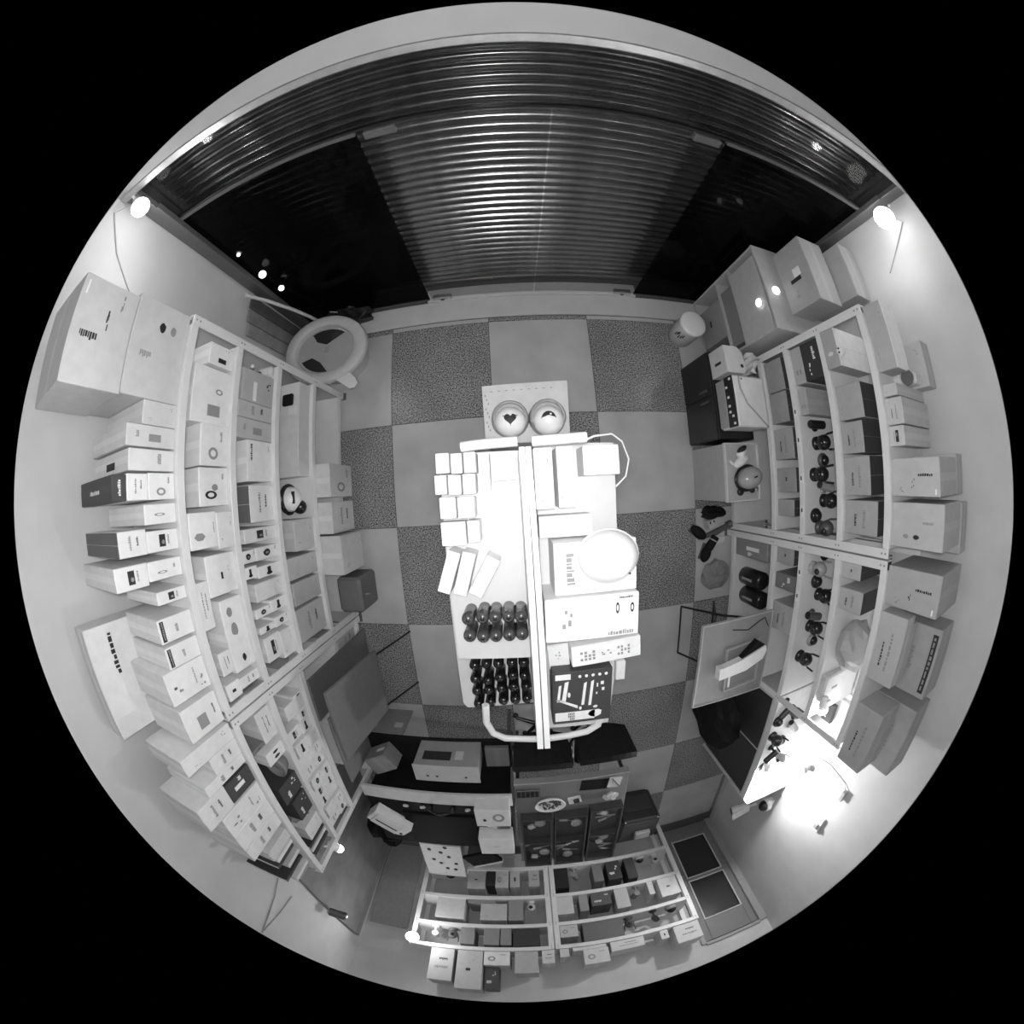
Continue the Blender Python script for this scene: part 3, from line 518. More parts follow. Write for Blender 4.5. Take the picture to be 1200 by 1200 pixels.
 ('L', 1, -1.785, -1.385, -0.14, -0.057, 1.651, 1.823, 0.78, None, 0, 'photo', 'carton', 'white carton printed with a dark camera photo'),
 ('L', 1, -1.785, -1.385, -0.248, -0.172, 1.651, 1.838, 0.78, None, 0, 'logo', 'carton', 'white carton with a small outlined emblem'),
 ('L', 1, -1.7, -1.385, -0.347, -0.294, 1.651, 1.819, 0.78, None, 0, 'photo', 'carton', 'white carton with a small dark photo'),
 ('L', 1, -1.7, -1.385, -0.499, -0.399, 1.651, 1.85, 0.78, None, 0, 'strip', 'carton', 'white carton with a barcode strip on its edge'),
 ('L', 1, -1.7, -1.385, -0.608, -0.516, 1.651, 1.849, 0.78, None, 0, 'strip', 'carton', 'second white carton with a barcode strip'),
 ('L', 1, -1.7, -1.385, -0.757, -0.611, 1.651, 1.902, 0.78, None, 0, 'sketch', 'carton', 'white carton printed with faint line drawings'),
 ('L', 1, -1.7, -1.385, -0.949, -0.787, 1.651, 1.893, 0.78, None, 0, 'greylab', 'carton', 'white carton with a grey rectangular label'),
 ('B', 1, -0.511, -0.384, -4.36, -4.16, 1.733, 2.015, 0.08, None, 0, 'wbit', 'carton', 'dark carton stacked behind the white one'),
 ('R', 1, 2.1, 2.22, 0.426, 0.671, 1.631, 1.831, 0.48, None, 0, 'dots', 'carton', 'pale thin carton leaning near the wall'),
 ('L', 11, -1.7, -1.385, -1.22, -1.163, 1.641, 1.966, 0.76, None, 0, 'txt', 'carton', 'flat white carton with heavy lettering'),
 ('R', 1, 2.06, 2.26, -1.747, -1.263, 1.631, 1.974, 0.35, None, 0, 'txt', 'carton', 'darker long carton at the wall end'),
 ('R', 1, 2.03, 2.23, -1.169, -0.77, 1.631, 1.981, 0.37, None, 0, 'strip', 'carton', 'dark grey long carton with a black emblem'),
 ('L', 1, -1.785, -1.385, 0.063, 0.163, 1.799, 1.907, 0.82, None, 0, 'txt', 'carton', 'white middle carton of a stack of three'),
 ('L', 1, -1.785, -1.385, -0.141, -0.045, 1.824, 1.971, 0.74, 0.12, 0, 'txt', 'carton', 'white carton with dark grey lid, upper layer'),
 ('L', 1, -1.785, -1.385, -0.258, -0.17, 1.84, 2.008, 0.76, None, 0, 'photo', 'carton', 'white carton with a dark photo, upper layer'),
 ('L', 1, -1.835, -1.705, -0.926, -0.419, 1.651, 2.114, 0.72, None, 0, 'board', 'carton', 'long flat carton leaning along the left wall behind the smaller boxes'),
 ('R', 1, 2.15, 2.27, -0.119, 0.083, 1.631, 1.927, 0.44, None, 0, 'dots', 'carton', 'slim carton standing against the wall'),
 ('R', 1, 2.15, 2.27, -0.41, -0.155, 1.631, 1.96, 0.44, None, 0, 'txt', 'carton', 'second slim carton against the wall'),
 ('L', 11, -1.7, -1.385, -1.063, -0.975, 1.641, 2.008, 0.74, None, 0, 'dots', 'carton', 'deep white carton pushed out over the post'),
 ('L', 11, -1.7, -1.385, -1.361, -1.223, 1.856, 2.079, 0.7, None, 0, 'txt', 'carton', 'pale carton behind the black one'),
 ('L', 1, -1.785, -1.385, 0.062, 0.158, 1.908, 1.981, 0.06, None, 0, 'wtxt', 'carton', 'black carton capping the stack of three'),
 ('L', 1, -1.785, -1.385, 0.447, 0.852, 1.969, 2.263, 0.58, None, 0, 'big1', 'carton', 'largest pale carton, stacked on the carton at the front corner'),
]
SEEN = {}
for n_, (rk, lv, x0, x1, y0, y1, z0, z1, tone, ttop, yaw, pk, nm, desc) in enumerate(CART):
    rd = random.Random(n_ * 7 + 1)
    sx, sy, sz = (x1 - x0) / 2, (y1 - y0) / 2, z1 - z0
    where = SHELF[rk + str(lv)]
    lab = desc + (', ' + where if where else '')
    if len(lab.split()) > 16: lab = desc
    if lab in USED:
        SEEN[lab] = SEEN.get(lab, 1) + 1
        lab = desc + ' (place %d), ' % SEEN[lab] + where
    t = thing(nm, lab, 'box', ((x0 + x1) / 2, (y0 + y1) / 2, z0), yaw, GROUPS[rk])
    body = obj('body', G().box(-sx, sx, -sy, sy, 0, sz - .003, .003), card(tone), t)
    # two closing flaps with a gap between them, and a strip of tape
    along_y = sy > sx
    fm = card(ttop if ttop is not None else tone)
    e = .002
    if along_y: fa, fb = (-sx + e, -.001, -sy + e, sy - e), (.001, sx - e, -sy + e, sy - e); tp = (-min(.018, sx * .3), min(.018, sx * .3), -sy + e, sy - e)
    else: fa, fb = (-sx + e, sx - e, -sy + e, -.001), (-sx + e, sx - e, .001, sy - e); tp = (-sx + e, sx - e, -min(.018, sy * .3), min(.018, sy * .3))
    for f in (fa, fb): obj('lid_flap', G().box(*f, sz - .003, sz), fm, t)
    if ttop is None and pk not in ('gift', 'robots', 'icons', 'vtxt') and rk != 'G': obj('tape', G().box(*tp, sz, sz + .0006), card(min(1, tone * 1.12)), t)
    # prints on the side that faces the shop
    if rk == 'L': fo = lambda u, v: Vector((sx, sy - 2 * sy * u, v * sz)); N = (1, 0, 0)
    elif rk == 'R': fo = lambda u, v: Vector((-sx, -sy + 2 * sy * u, v * sz)); N = (-1, 0, 0)
    elif rk == 'B': fo = lambda u, v: Vector((sx - 2 * sx * u, sy, v * sz)); N = (0, 1, 0)
    else: fo = lambda u, v: Vector((-sx + 2 * sx * u, -sy + 2 * sy * v, sz)); N = (0, 0, 1)
    for part, shp, u0, v0, u1, v1, m in prints(pk, rd):
        g = G()
        for poly in shape_faces(shp, u0, v0, u1, v1, rd):
            g.add([fo(a, b) + Vector(N) * (.0009 if m is not GRAPG else .0012) for a, b in poly], [tuple(range(len(poly)))])
        obj(part, g, m, t, None, 'stuff' if len(g.f) > 1 else None)
    if pk == 'wtxt':
        g = G()
        for q_ in shape_faces('text', -.3, -.25, .3, .1, rd): g.add([(-a * sx, b * sy, sz + .001) for a, b in q_][::-1], [(0, 1, 2, 3)])
        obj('printed_text', g, GRAPW, t, None, 'stuff')
    if pk in ('topmark', 'arcs'):
        g = G(); g.add([(-sx * .2, -sy * .6, sz + .001), (sx * .3, -sy * .6, sz + .001), (sx * .3, sy * .1, sz + .001), (-sx * .2, sy * .1, sz + .001)], [(0, 1, 2, 3)]); obj('printed_mark', g, GRAPH, t)
# ------------------------------------------------------------------ corner lamps, cameras with lights, glowing stand-ins for reflections
def lit_camera(label, pos, aim, power, rad=.035, e=60, cable=None, off=.1, arm=None):
    t = thing('security_camera', label, 'camera', pos)
    a = Vector(aim).normalized()
    q = a.to_track_quat('Z', 'Y').to_matrix()
    hg = G().lathe([(.0, -.09), (.03, -.085), (.036, -.05), (.036, -.004), (.03, 0)], 16).xf(lambda p: q @ p)
    obj('housing', hg, WHITE, t)
    obj('lens', G().ball((0, 0, 0), rad, rad, rad * .9, 14, 8).xf(lambda p: q @ (p + Vector((0, 0, .012)))), glow('lamp_glow_%d' % e, e), t)
    obj('bracket', G().tube([q @ Vector((0, 0, -.05)), q @ Vector((0, 0, -.05)) + Vector((-a.x * .05, -a.y * .05, .05))], .009), WHITE, t)
    if cable:
        obj('cable', G().tube([Vector(p) - Vector(pos) for p in cable], .004, 6), GREYP, t)
    lamp('camera_light', tuple(Vector(pos) + a * off), power, .03)
    if arm: obj('arm', G().tube([Vector((0, 0, -.01)), Vector(arm)], .008), WHITE, t)
    return t
lit_camera('glowing camera high in the front left corner beside the shutter', (-1.70, 1.50, 2.07), (.6, -.8, -.25), 4.0, .055, 7, [(-1.73, 1.53, 2.1), (-1.85, 1.50, 2.16), (-1.855, 1.3, 2.02), (-1.855, 1.15, 1.86), (-1.855, 1.1, 1.80)], .32)
lit_camera('glowing camera high in the front right corner above the cartons', (2.17, 1.45, 1.92), (-.5, -.8, -.3), 3.2, .075, 7, [(2.2, 1.47, 1.95), (2.32, 1.45, 1.98), (2.325, 1.2, 1.7)], .32)
P3 = (-1.1650, -3.9300, 1.5167)
lit_camera('blazing camera standing at the left end of the back shelving', P3, (.35, .9, -.1), 9, .065, 8, [(P3[0] - .03, P3[1], P3[2]), (-1.26, -3.99, P3[2] - .05), (-1.27, -4.43, .9)], .1, (.0, -.118, -.02))
lit_camera('bright camera on the second shelf end of the right rack', (1.835, -1.44, 1.36), (.18, -1, -.05), 5, .042, 7, None, .1)
lit_camera('white camera lighting the wall from the far end of the display cabinet', (1.93, -2.40, .965), (.1, -1, .25), 58, .05, 7, None, .11, (-.005, -.0, -.078))
lit_camera('small glowing camera clipped to the far end of the left rack', (-1.39, -2.41, 1.33), (.6, -.7, -.2), 0.4, .036, 6, None, .08, (.02, .092, -.01))
for n, (x, y, z, d) in enumerate(((*(-1.6035, 1.5850, 1.2653), 'topmost'), (*(-1.6004, 1.5850, 0.9821), 'middle'), (*(-1.5832, 1.5850, 0.7546), 'lowest'))):  # glowing balls standing in for lamp reflections in the glass front
    t = thing('indicator_lamp', d + ' of three little lamps on the front left rail', 'lamp', (x, y, z), 0, 'little lamps on the front left rail')
    obj('base', G().lathe([(.012, -.02), (.02, -.015), (.02, 0)], 12).xf(lambda p: Vector((p.x, -p.z * .5, p.y))), DGREY, t)
    obj('bulb', G().ball((0, -.012, 0), (.012, .028, .022)[n]), glow('led', 4), t)
# ------------------------------------------------------------------ central display stand
ds = thing('display_stand', 'tall white two sided display stand in the middle of the floor', 'shelf rack', (0, 0, 0))
STAND = mat('stand_enamel', .66, .4, 0, .03, 10)
def zz(name, poly, z0, z1, m, par): return obj(name, G().prism(poly, z0, z1), m, par)
sp = [(0.0211, 0.1205), (0.0556, 0.1210), (0.0747, -0.9258), (0.0287, -0.9251)]
def lerp(a, b, t): return (a[0] + (b[0] - a[0]) * t, a[1] + (b[1] - a[1]) * t)
zz('spine_panel', [sp[0], lerp(sp[0], sp[1], .46), lerp(sp[3], sp[2], .46), sp[3]], .12, 1.6, RACK, ds)
zz('spine_panel', [lerp(sp[0], sp[1], .56), sp[1], sp[2], lerp(sp[3], sp[2], .56)], .12, 1.6, RACK, ds)
zz('spine_core', [lerp(sp[0], sp[1], .46), lerp(sp[0], sp[1], .56), lerp(sp[3], sp[2], .56), lerp(sp[3], sp[2], .46)], .12, 1.585, DGREY, ds)
zz('upper_shelf', [(-0.2927, 0.1587), (-0.2845, -0.7182), (0.0292, -0.7228), (0.0285, 0.1536)], 1.195, 1.2185, STAND, ds)
zz('lower_shelf', [(-0.3344, 0.0746), (-0.3394, -0.4965), (-0.3371, -1.1069), (-0.3180, -1.1422), (0.0664, -1.1187), (0.0330, 0.0508)], .985, 1.0, STAND, ds)
zz('right_shelf', [(0.0894, 0.1804), (0.0867, -1.1514), (0.3928, -1.1591), (0.4390, -0.4912), (0.4169, -0.1608), (0.4219, 0.1703)], 1.175, 1.1985, STAND, ds)
zz('base_deck', [(-.16, .15), (-.16, -.95), (.30, -.95), (.30, .15)], .10, .13, GREYP, ds)
for x in (-.15, .27):
    for y in (.12, -.92): obj('foot', G().box(x, x + .03, y - .02, y + .02, 0, .10, .004), RACKE, ds)
A = [(-0.1698, 0.1529), (-0.1116, 0.1573), (0.0201, 0.1602)]; obj('end_bar', G().tube([(*p, 1.44) for p in A], .018, 10), RACK, ds)
A = [(0.0684, 0.1574), (0.1753, 0.1609), (0.2550, 0.1637)]; obj('end_bar', G().tube([(*p, 1.44) for p in A], .019, 10), RACK, ds)
A = [(-0.1894, -0.9709), (-0.1952, -1.0758), (-0.1692, -1.1490), (-0.1144, -1.1858), (0.0666, -1.2057), (0.1876, -1.1977), (0.2843, -1.1842), (0.3381, -1.1481), (0.3478, -1.0779)]
obj('end_handle', G().tube([(*p, 1.22) for p in A], .0175, 10), RACK, ds)
# dark bottles: ten on the upper shelf, twenty below
def bottle(p, z, label, group, dark):
    t = thing('spray_bottle', label, 'bottle', (p[0], p[1], z), 0, group)
    obj('body', G().lathe([(.0225, 0), (.025, .004), (.025, .098)], 18), dark, t)
    obj('cap', G().lathe([(.0255, .095), (.0255, .118), (.023, .128), (.016, .135), (.008, .139), (0, .140)], 18), dark, t)
    obj('nozzle', G().lathe([(.008, .138), (.008, .141), (0, .1415)], 12), BLACK, t)
    return t
UP = [(548,727),(565,726),(580,726),(596,725),(611,724),(551,748),(566,748),(581,747),(597,746),(612,745)]
UPW = [[(-0.2047, -0.4813), (-0.1489, -0.4762), (-0.1007, -0.4783), (-0.0492, -0.4774), (-0.0013, -0.4804), (-0.2051, -0.5534), (-0.1527, -0.5586), (-0.1033, -0.5569), (-0.0510, -0.5560), (-0.0022, -0.5553)]]
for k, p in enumerate(UPW[0]):
    bottle(p, 1.2195, '%s bottle in the %s row of smoky bottles on the upper white shelf' % (['outermost', 'second', 'middle', 'fourth', 'innermost'][k % 5], ['front', 'rear'][k // 5]), 'smoky bottles on the upper shelf', mat('smoky_bottle', .06, .25, 0, .3, 40))
LOW = [[(-0.2333, -0.8070), (-0.1765, -0.7991), (-0.1211, -0.8012), (-0.0576, -0.7998), (-0.0025, -0.8034), (-0.2369, -0.8840), (-0.1769, -0.8953), (-0.1188, -0.8778), (-0.0581, -0.8712), (-0.0021, -0.8749), (-0.2358, -0.9544), (-0.1776, -0.9506), (-0.1155, -0.9428), (-0.0580, -0.9357), (0.0028, -0.9398), (-0.2354, -1.0335), (-0.1757, -1.0240), (-0.1126, -1.0157), (-0.0544, -1.0136), (0.0035, -1.0123)]]
for k, p in enumerate(LOW[0]):
    bottle(p, 1.001, '%s bottle in the %s row of black bottles on the lower white shelf' % (['outermost', 'second', 'middle', 'fourth', 'innermost'][k % 5], ['first', 'second', 'third', 'last'][k // 5]), 'black bottles on the lower shelf', mat('black_bottle', .008, .18, 0, .1, 20))
# white dome on the text carton, white cable loop
p = (0.3184, -0.2549)
t = thing('dome_light', 'large plain white dome resting on the carton with the text column', 'lamp', (p[0], p[1], 1.401))
obj('shell', G().lathe([(.108, 0), (.112, .012), (.106, .035), (.092, .062), (.066, .088), (.034, .102), (0, .106)], 32, (0, 0, 0), 1, .86), WHITE, t)
obj('rim', G().lathe([(.100, 0), (.117, .003), (.117, .012), (.112, .014)], 32, (0, 0, 0), 1, .86), WHITE, t)
obj('screw', G().ball((.062, -.055, .070), .004), GRAPH, t); obj('screw', G().ball((.07, .03, .068), .004), GRAPH, t)
A = [(0.2459, 0.1550), (0.3018, 0.1772), (0.3791, 0.1884), (0.4332, 0.1657), (0.4711, 0.0971), (0.4616, 0.0285), (0.4196, -0.0116)]
tag(obj('white_cable', G().tube([(*q, h) for q, h in zip(A, (1.35, 1.36, 1.33, 1.28, 1.24, 1.215, 1.203))], .004, 6), WHITE), 'thin white cable looping over the outer shelf edge of the stand', 'cable')
# pedestal with two round robot cameras
q = [(-0.1319, 0.5408), (0.3070, 0.5505), (0.2988, 0.2324), (-0.1250, 0.2384)]
t = thing('display_pedestal', 'pale printed pedestal carrying the two round robot cameras', 'stand', (0, 0, 0))
obj('column', G().prism(q[::-1], 0, .83), card(.5), t)
obj('top_sheet', G().prism([lerp(a, (.1, .47), -.01) for a in q[::-1]], .83, .85), card(.56), t)
g = G(); rd = random.Random(3)
for k in range(9):
    a = lerp(q[0], q[3], .2 + .08 * k); b = lerp(a, q[1], .02 + .015 * (k % 3)); g.add([(b[0], b[1], .8508), (b[0] + .006, b[1], .8508), (b[0] + .006, b[1] + .012, .8508), (b[0], b[1] + .012, .8508)], [(0, 1, 2, 3)])
    a = lerp(q[0], q[1], .1 + .1 * k); b = lerp(a, q[3], .12); g.add([(b[0], b[1], .8508), (b[0] + .012, b[1], .8508), (b[0] + .012, b[1] + .005, .8508), (b[0], b[1] + .005, .8508)], [(0, 1, 2, 3)])
obj('printed_mark', g, GRAPG, t, None, 'stuff')
for n, (px, lab) in enumerate(((((0.0018, 0.3268)), 'round white robot camera with a black heart shaped eye on the pedestal'), (((0.1870, 0.3254)), 'round white robot camera with a half closed black eye on the pedestal'))):
    r = .074
    t = thing('robot_camera', lab, 'camera', (px[0], px[1], .85))
    obj('body', G().ball((0, 0, r + .004), r, r, r, 28, 18), WHITE, t)
    obj('base_ring', G().lathe([(.05, 0), (.09, 0), (.094, .02), (.090, .07), (.080, .095), (.074, .095), (.074, .06)], 28, (0, .022, 0)), GREYP, t)  # grey ring around the ball, set off towards the shutter
    up = Vector((-px[0] * .5, -px[1] * .2, 1.3)).normalized(); ax = Vector((1, 0, 0)); ay = up.cross(ax).normalized(); ax = ay.cross(up)
    def sph(pts, lift=1.006):
        out = []
        for u, v in pts:
            d = (up + ax * u + ay * v).normalized(); out.append(Vector((0, 0, r + .004)) + d * r * lift)
        return out
    def patch(pts, cu, cv, lift):                            # small fan so the print follows the round shell
        g = G(); n_ = len(pts); ring0 = sph(pts, lift); mid = sph([(cu + (u - cu) * .5, cv + (v - cv) * .5) for u, v in pts], lift); c0 = sph([(cu, cv)], lift)
        g.add(ring0 + mid + c0, [(k, (k + 1) % n_, n_ + (k + 1) % n_, n_ + k) for k in range(n_)] + [(n_ + k, n_ + (k + 1) % n_, 2 * n_) for k in range(n_)]); return g
    if n == 0:
        hp = []
        for k in range(28):
            a = 2 * PI * k / 28; hp.append((.44 * math.sin(a) ** 3, .12 + (13 * math.cos(a) - 5 * math.cos(2 * a) - 2 * math.cos(3 * a) - math.cos(4 * a)) * .027))
        obj('heart_eye', patch(hp, 0, .12, 1.006), GRAPH, t)
        obj('eye_glint', patch([(.05 + .07 * math.cos(PI / 5 * k), .36 + .06 * math.sin(PI / 5 * k)) for k in range(10)], .05, .36, 1.012), GRAPW, t)
        for s in (-1, 1): obj('brow', patch([(s * .5 + .1 * math.cos(PI / 5 * k), .34 + .06 * math.sin(PI / 5 * k)) for k in range(10)], s * .5, .34, 1.006), GRAPG, t)
        obj('microphone', patch([(.03 * math.cos(PI / 4 * k), -.35 + .03 * math.sin(PI / 4 * k)) for k in range(8)], 0, -.35, 1.006), GRAPH, t)
    else:
        obj('sleepy_eye', patch([(.50 * math.cos(PI * k / 12), .06 + .50 * math.sin(PI * k / 12)) for k in range(13)], 0, .22, 1.006), GRAPH, t)
        obj('eye_glint', patch([(.14 + .08 * math.cos(PI / 5 * k), .3 + .06 * math.sin(PI / 5 * k)) for k in range(10)], .14, .3, 1.012), GRAPW, t)
        for s in (-1, 1): obj('brow', patch([(s * .5 + .05 * math.cos(PI / 5 * k), .1 + .1 * math.sin(PI / 5 * k)) for k in range(10)], s * .5, .1, 1.006), GRAPG, t)
# ------------------------------------------------------------------ front left corner
t = thing('plastic_tub', 'round pale plastic tub with a wide rim on the floor by the left rack', 'tub', (-1.405, 1.19, 0), -.15)
n = 36
def oval(rx, ry, z): return [(rx * math.cos(2 * PI * k / n), ry * math.sin(2 * PI * k / n), z) for k in range(n)]
def loft(loops, smooth=True):
    g = G(); v = [p for l in loops for p in l]; m = len(loops)
    return g.add(v, [(i * n + k, i * n + (k + 1) % n, (i + 1) * n + (k + 1) % n, (i + 1) * n + k) for i in range(m - 1) for k in range(n)], smooth)
obj('rim', loft([oval(.268, .20, .27), oval(.275, .207, .312), oval(.283, .213, .32), oval(.368, .282, .322), oval(.381, .292, .313), oval(.385, .295, .28)]), mat('tub_plastic', .5, .35), t)
obj('wall', loft([oval(.375, .285, .29), oval(.30, .23, .12), oval(.28, .21, 0)]), RACKE, t)
obj('inner_tray', G().add(oval(.268, .20, .272), [tuple(range(n))]), GREYP, t)
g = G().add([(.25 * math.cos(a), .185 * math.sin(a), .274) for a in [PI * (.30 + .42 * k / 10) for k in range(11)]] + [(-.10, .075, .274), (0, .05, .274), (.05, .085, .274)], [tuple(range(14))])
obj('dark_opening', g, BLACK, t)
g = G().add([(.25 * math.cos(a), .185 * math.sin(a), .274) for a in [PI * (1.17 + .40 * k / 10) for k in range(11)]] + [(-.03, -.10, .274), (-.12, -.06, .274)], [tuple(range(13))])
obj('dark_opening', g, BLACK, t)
obj('printed_mark', G().add([(-.01, -.02, .277), (.03, -.02, .277), (.03, .03, .277), (-.01, .03, .277)], [(0, 1, 2, 3)]), GRAPG, t)
obj('pour_handle', G().prism([(.10, -.22), (.30, -.33), (.345, -.32), (.36, -.28), (.33, -.24), (.22, -.16)], .27, .30), RACKE, t)
for k, (y0, y1, h, v) in enumerate(((1.235, 1.335, .78, .26), (1.345, 1.45, .80, .20), (1.46, 1.56, .79, .08))):
    g = G().box(-.012, .012, -(y1 - y0) / 2, (y1 - y0) / 2, 0, h, .003).box(.012, .0135, -(y1 - y0) / 2 + .012, (y1 - y0) / 2 - .012, .05, h - .03).xf(lambda p: Vector((p.x - p.z * .03, p.y, p.z)))
    o = obj('grey_board', g, mat('board_%d' % k, v, .6, 0, .25, 9), None, (-1.812, (y0 + y1) / 2, .012 if y1 > 1.5 else 0))
    tag(o, ['first', 'second', 'third'][k] + ' dark board from the left rack, leaning on the left wall behind the tub', 'board', 'dark boards in the front left corner')
tag(obj('broom_pole', G().tube([(-1.80, 1.50, .92), (-1.74, 1.53, .72), (-1.66, 1.55, .46), (-1.60, 1.55, .28), (-1.56, 1.55, .10)], .015, 10), RACKE), 'pale bent pole leaning in the front left corner behind the boards', 'pole')
def crumple(name, label, cat, c, rx, ry, rz, m, seed, wob=.22):
    o = obj(name, G().ball((0, 0, rz * .8), rx, ry, rz, 16, 9, wob=wob, seed=seed), m, None, c); 
    for v in o.data.vertices: v.co.z = max(v.co.z, 0)
    return tag(o, label, cat)
crumple('plastic_bag', 'shiny black crumpled bag on the sill behind the tub', 'bag', (-1.30, 1.53, .012), .22, .05, .14, mat('black_film', .02, .18, 0, .2), 5, .3)
# ------------------------------------------------------------------ front right corner
t = thing('paint_bucket', 'white round bucket with dark lettering standing before the open cabinet', 'bucket', (1.50, 1.245, 0))
obj('body', G().lathe([(.10, 0), (.108, .01), (.112, .25), (.105, .27)], 24), card(.55), t)
obj('lid', G().lathe([(.114, .255), (.116, .265), (.116, .285), (.10, .292), (0, .292)], 24), WHITE, t)
g = G(); rd = random.Random(2)
for k in range(6):
    a = PI + .25 + .12 * k + rd.uniform(0, .05); z = .12 + .02 * (k % 3)
    g.add([(.113 * math.cos(a), .113 * math.sin(a), z), (.113 * math.cos(a + .08), .113 * math.sin(a + .08), z), (.113 * math.cos(a + .08), .113 * math.sin(a + .08), z + .05), (.113 * math.cos(a), .113 * math.sin(a), z + .05)], [(0, 1, 2, 3)])
obj('printed_text', g, GRAPH, t)
t = thing('open_cabinet', 'white open fronted cabinet in the front right corner under two cartons', 'cabinet', (1.95, 1.25, 0))
cm = card(.46)
X0, X1, Y0, Y1 = -.25, .24, -.325, .335
for y in (Y0, Y1 - .018): obj('side_panel', G().box(X0, X1, y, y + .018, 0, 1.0, .002), cm, t)
obj('top_panel', G().box(X0 - .005, X1, Y0, Y1, 1.0, 1.018, .002), cm, t)
obj('back_panel', G().box(X1 - .008, X1, Y0 + .02, Y1 - .02, .05, 1.0), cm, t)
for z in (.06, .445, .645): obj('shelf_board', G().box(X0 + .01, X1 - .01, Y0 + .019, Y1 - .019, z - .016, z), cm, t)
obj('front_panel', G().box(X0 - .012, X0, Y0 + .004, Y1 - .08, .655, .995, .003), cm, t)
def carton(name, label, cat, x0, x1, y0, y1, z0, z1, tone, flaps=True, group=None, rz=0, face=None, pk='none'):
    t = thing(name, label, cat, ((x0 + x1) / 2, (y0 + y1) / 2, z0), rz, group); sx, sy, sz = (x1 - x0) / 2, (y1 - y0) / 2, z1 - z0
    obj('body', G().box(-sx, sx, -sy, sy, 0, sz - .003, .003), card(tone), t)
    for a, b in ((-sx + .002, -.001), (.001, sx - .002)): obj('lid_flap', G().box(a, b, -sy + .002, sy - .002, sz - .003, sz), card(tone), t)
    if flaps: obj('tape', G().box(-.02, .02, -sy + .003, sy - .003, sz, sz + .0006), card(min(1, tone * 1.15)), t)
    if face:
        fo, N = {'-x': (lambda u, v: Vector((-sx, -sy + 2 * sy * u, v * sz)), (-1, 0, 0)), '+y': (lambda u, v: Vector((sx - 2 * sx * u, sy, v * sz)), (0, 1, 0)), '+x': (lambda u, v: Vector((sx, sy - 2 * sy * u, v * sz)), (1, 0, 0)),
                 '+z': (lambda u, v: Vector((-sx + 2 * sx * u, -sy + 2 * sy * v, sz)), (0, 0, 1))}[face]
        rd = random.Random(hash(label) % 1000 if False else len(label))
        for part, shp, u0, v0, u1, v1, m in (prints(pk, rd) if isinstance(pk, str) else pk):
            g = G()
            for poly in shape_faces(shp, u0, v0, u1, v1, rd): g.add([fo(a, b) + Vector(N) * .001 for a, b in poly], [tuple(range(len(poly)))])
            obj(part, g, m, t, None, 'stuff' if len(g.f) > 1 else None)
    return t
carton('carton', 'grey carton inside the lower niche of the open cabinet', 'box', 1.71, 2.10, 1.10, 1.44, .061, .41, .3, face='-x', pk='dash')
carton('carton', 'dark grey carton on the upper niche shelf of the open cabinet', 'box', 1.73, 2.10, .99, 1.47, .446, .615, .22, face='-x')
carton('carton', 'large taped carton with a label, standing on the open cabinet', 'box', 1.88, 2.12, 1.05, 1.53, 1.0195, 1.32, .42, face='-x', pk=[('hand_slot', 'rect', .40, .30, .46, .66, GRAPH), ('paper_label', 'rect', .47, .45, .6, .7, GRAPW), ('printed_mark', 'bits', .12, .3, .3, .5, GRAPG)])
carton('carton', 'plain carton wedged against the right wall behind the labelled carton', 'box', 2.14, 2.31, 1.08, 1.48, 1.0195, 1.47, .38)
p = (1.1457, 0.9239)
t = thing('puck_light', 'round glowing light on the front of the open cabinet', 'lamp', (1.676, p[0], p[1]))  # glowing puck added in place of a bright reflection, not a lamp
obj('base', G().lathe([(.022, 0), (.026, .004), (.026, .012)], 16).xf(lambda v: Vector((.0115 - v.z, v.x, v.y))), WHITE, t)
obj('diffuser', G().ball((-.004, 0, 0), .014, .03, .03, 16, 10), glow('puck', 3.5), t)
p = (1.7733, 1.2102)
t = thing('puck_light', 'round glowing light on top of the open cabinet before the labelled carton', 'lamp', (p[0], p[1], 1.0185))  # second glowing puck, also a stand-in for a reflection
obj('base', G().lathe([(.03, 0), (.032, .004), (.03, .012)], 16), WHITE, t)
obj('diffuser', G().ball((0, 0, .014), .032, .032, .024, 16, 10), glow('puck', 3.5), t)
t = thing('low_cabinet', 'black two door low cabinet beside the right rack', 'cabinet', (1.61, .60, 0))
obj('body', G().box(-.16, .17, -.325, .325, .02, .47, .004), BLACK, t)
for y in (-.32, .004):
    d = obj('door', G().box(-.172, -.161, y, y + .316, .03, .46, .003), BLACK, t)
    obj('handle', G().box(-.18, -.172, y + (.27 if y < 0 else .03), y + (.285 if y < 0 else .045), .28, .40, .002), DGREY, d)
for y in (-.28, .28): obj('foot', G().box(-.12, .12, y - .02, y + .02, 0, .02), DGREY, t)
t = thing('bench_appliance', 'white appliance with a black control band and a cord across its lid', 'appliance', (1.605, .505, .471))
obj('body', G().box(-.135, .145, -.175, .175, .006, .225, .012), card(.72), t)
obj('front_panel', G().box(-.146, -.135, -.165, .165, .015, .12, .003), GREYP, t)
cb = obj('control_band', G().box(-.148, -.135, -.172, .172, .125, .222, .003), BLACK, t)
for k, (y, z) in enumerate(((.15, .20), (-.15, .20), (.03, .16), (-.03, .16), (-.07, .16), (-.10, .19), (.10, .15))): obj('button', G().box(-.151, -.148, y - .008, y + .008, z - .012, z + .012, .001), GRAPW, cb)
obj('power_cord', G().tube([(-.09, .17, .23), (-.085, .08, .23), (-.04, -.02, .23), (.05, -.10, .23), (.13, -.17, .23), (.15, -.178, .15)], .006, 6), GREYP, t)
obj('screw', G().ball((-.06, .15, .225), .006), GRAPH, t)
t = thing('white_bin', 'small white rounded housing beside the banded appliance', 'appliance', (1.545, .80, .471))
obj('shell', G().prism([(-.09, -.095), (.06, -.095), (.085, -.06), (.07, .06), (.03, .10), (-.09, .10)], 0, .20), card(.6), t)
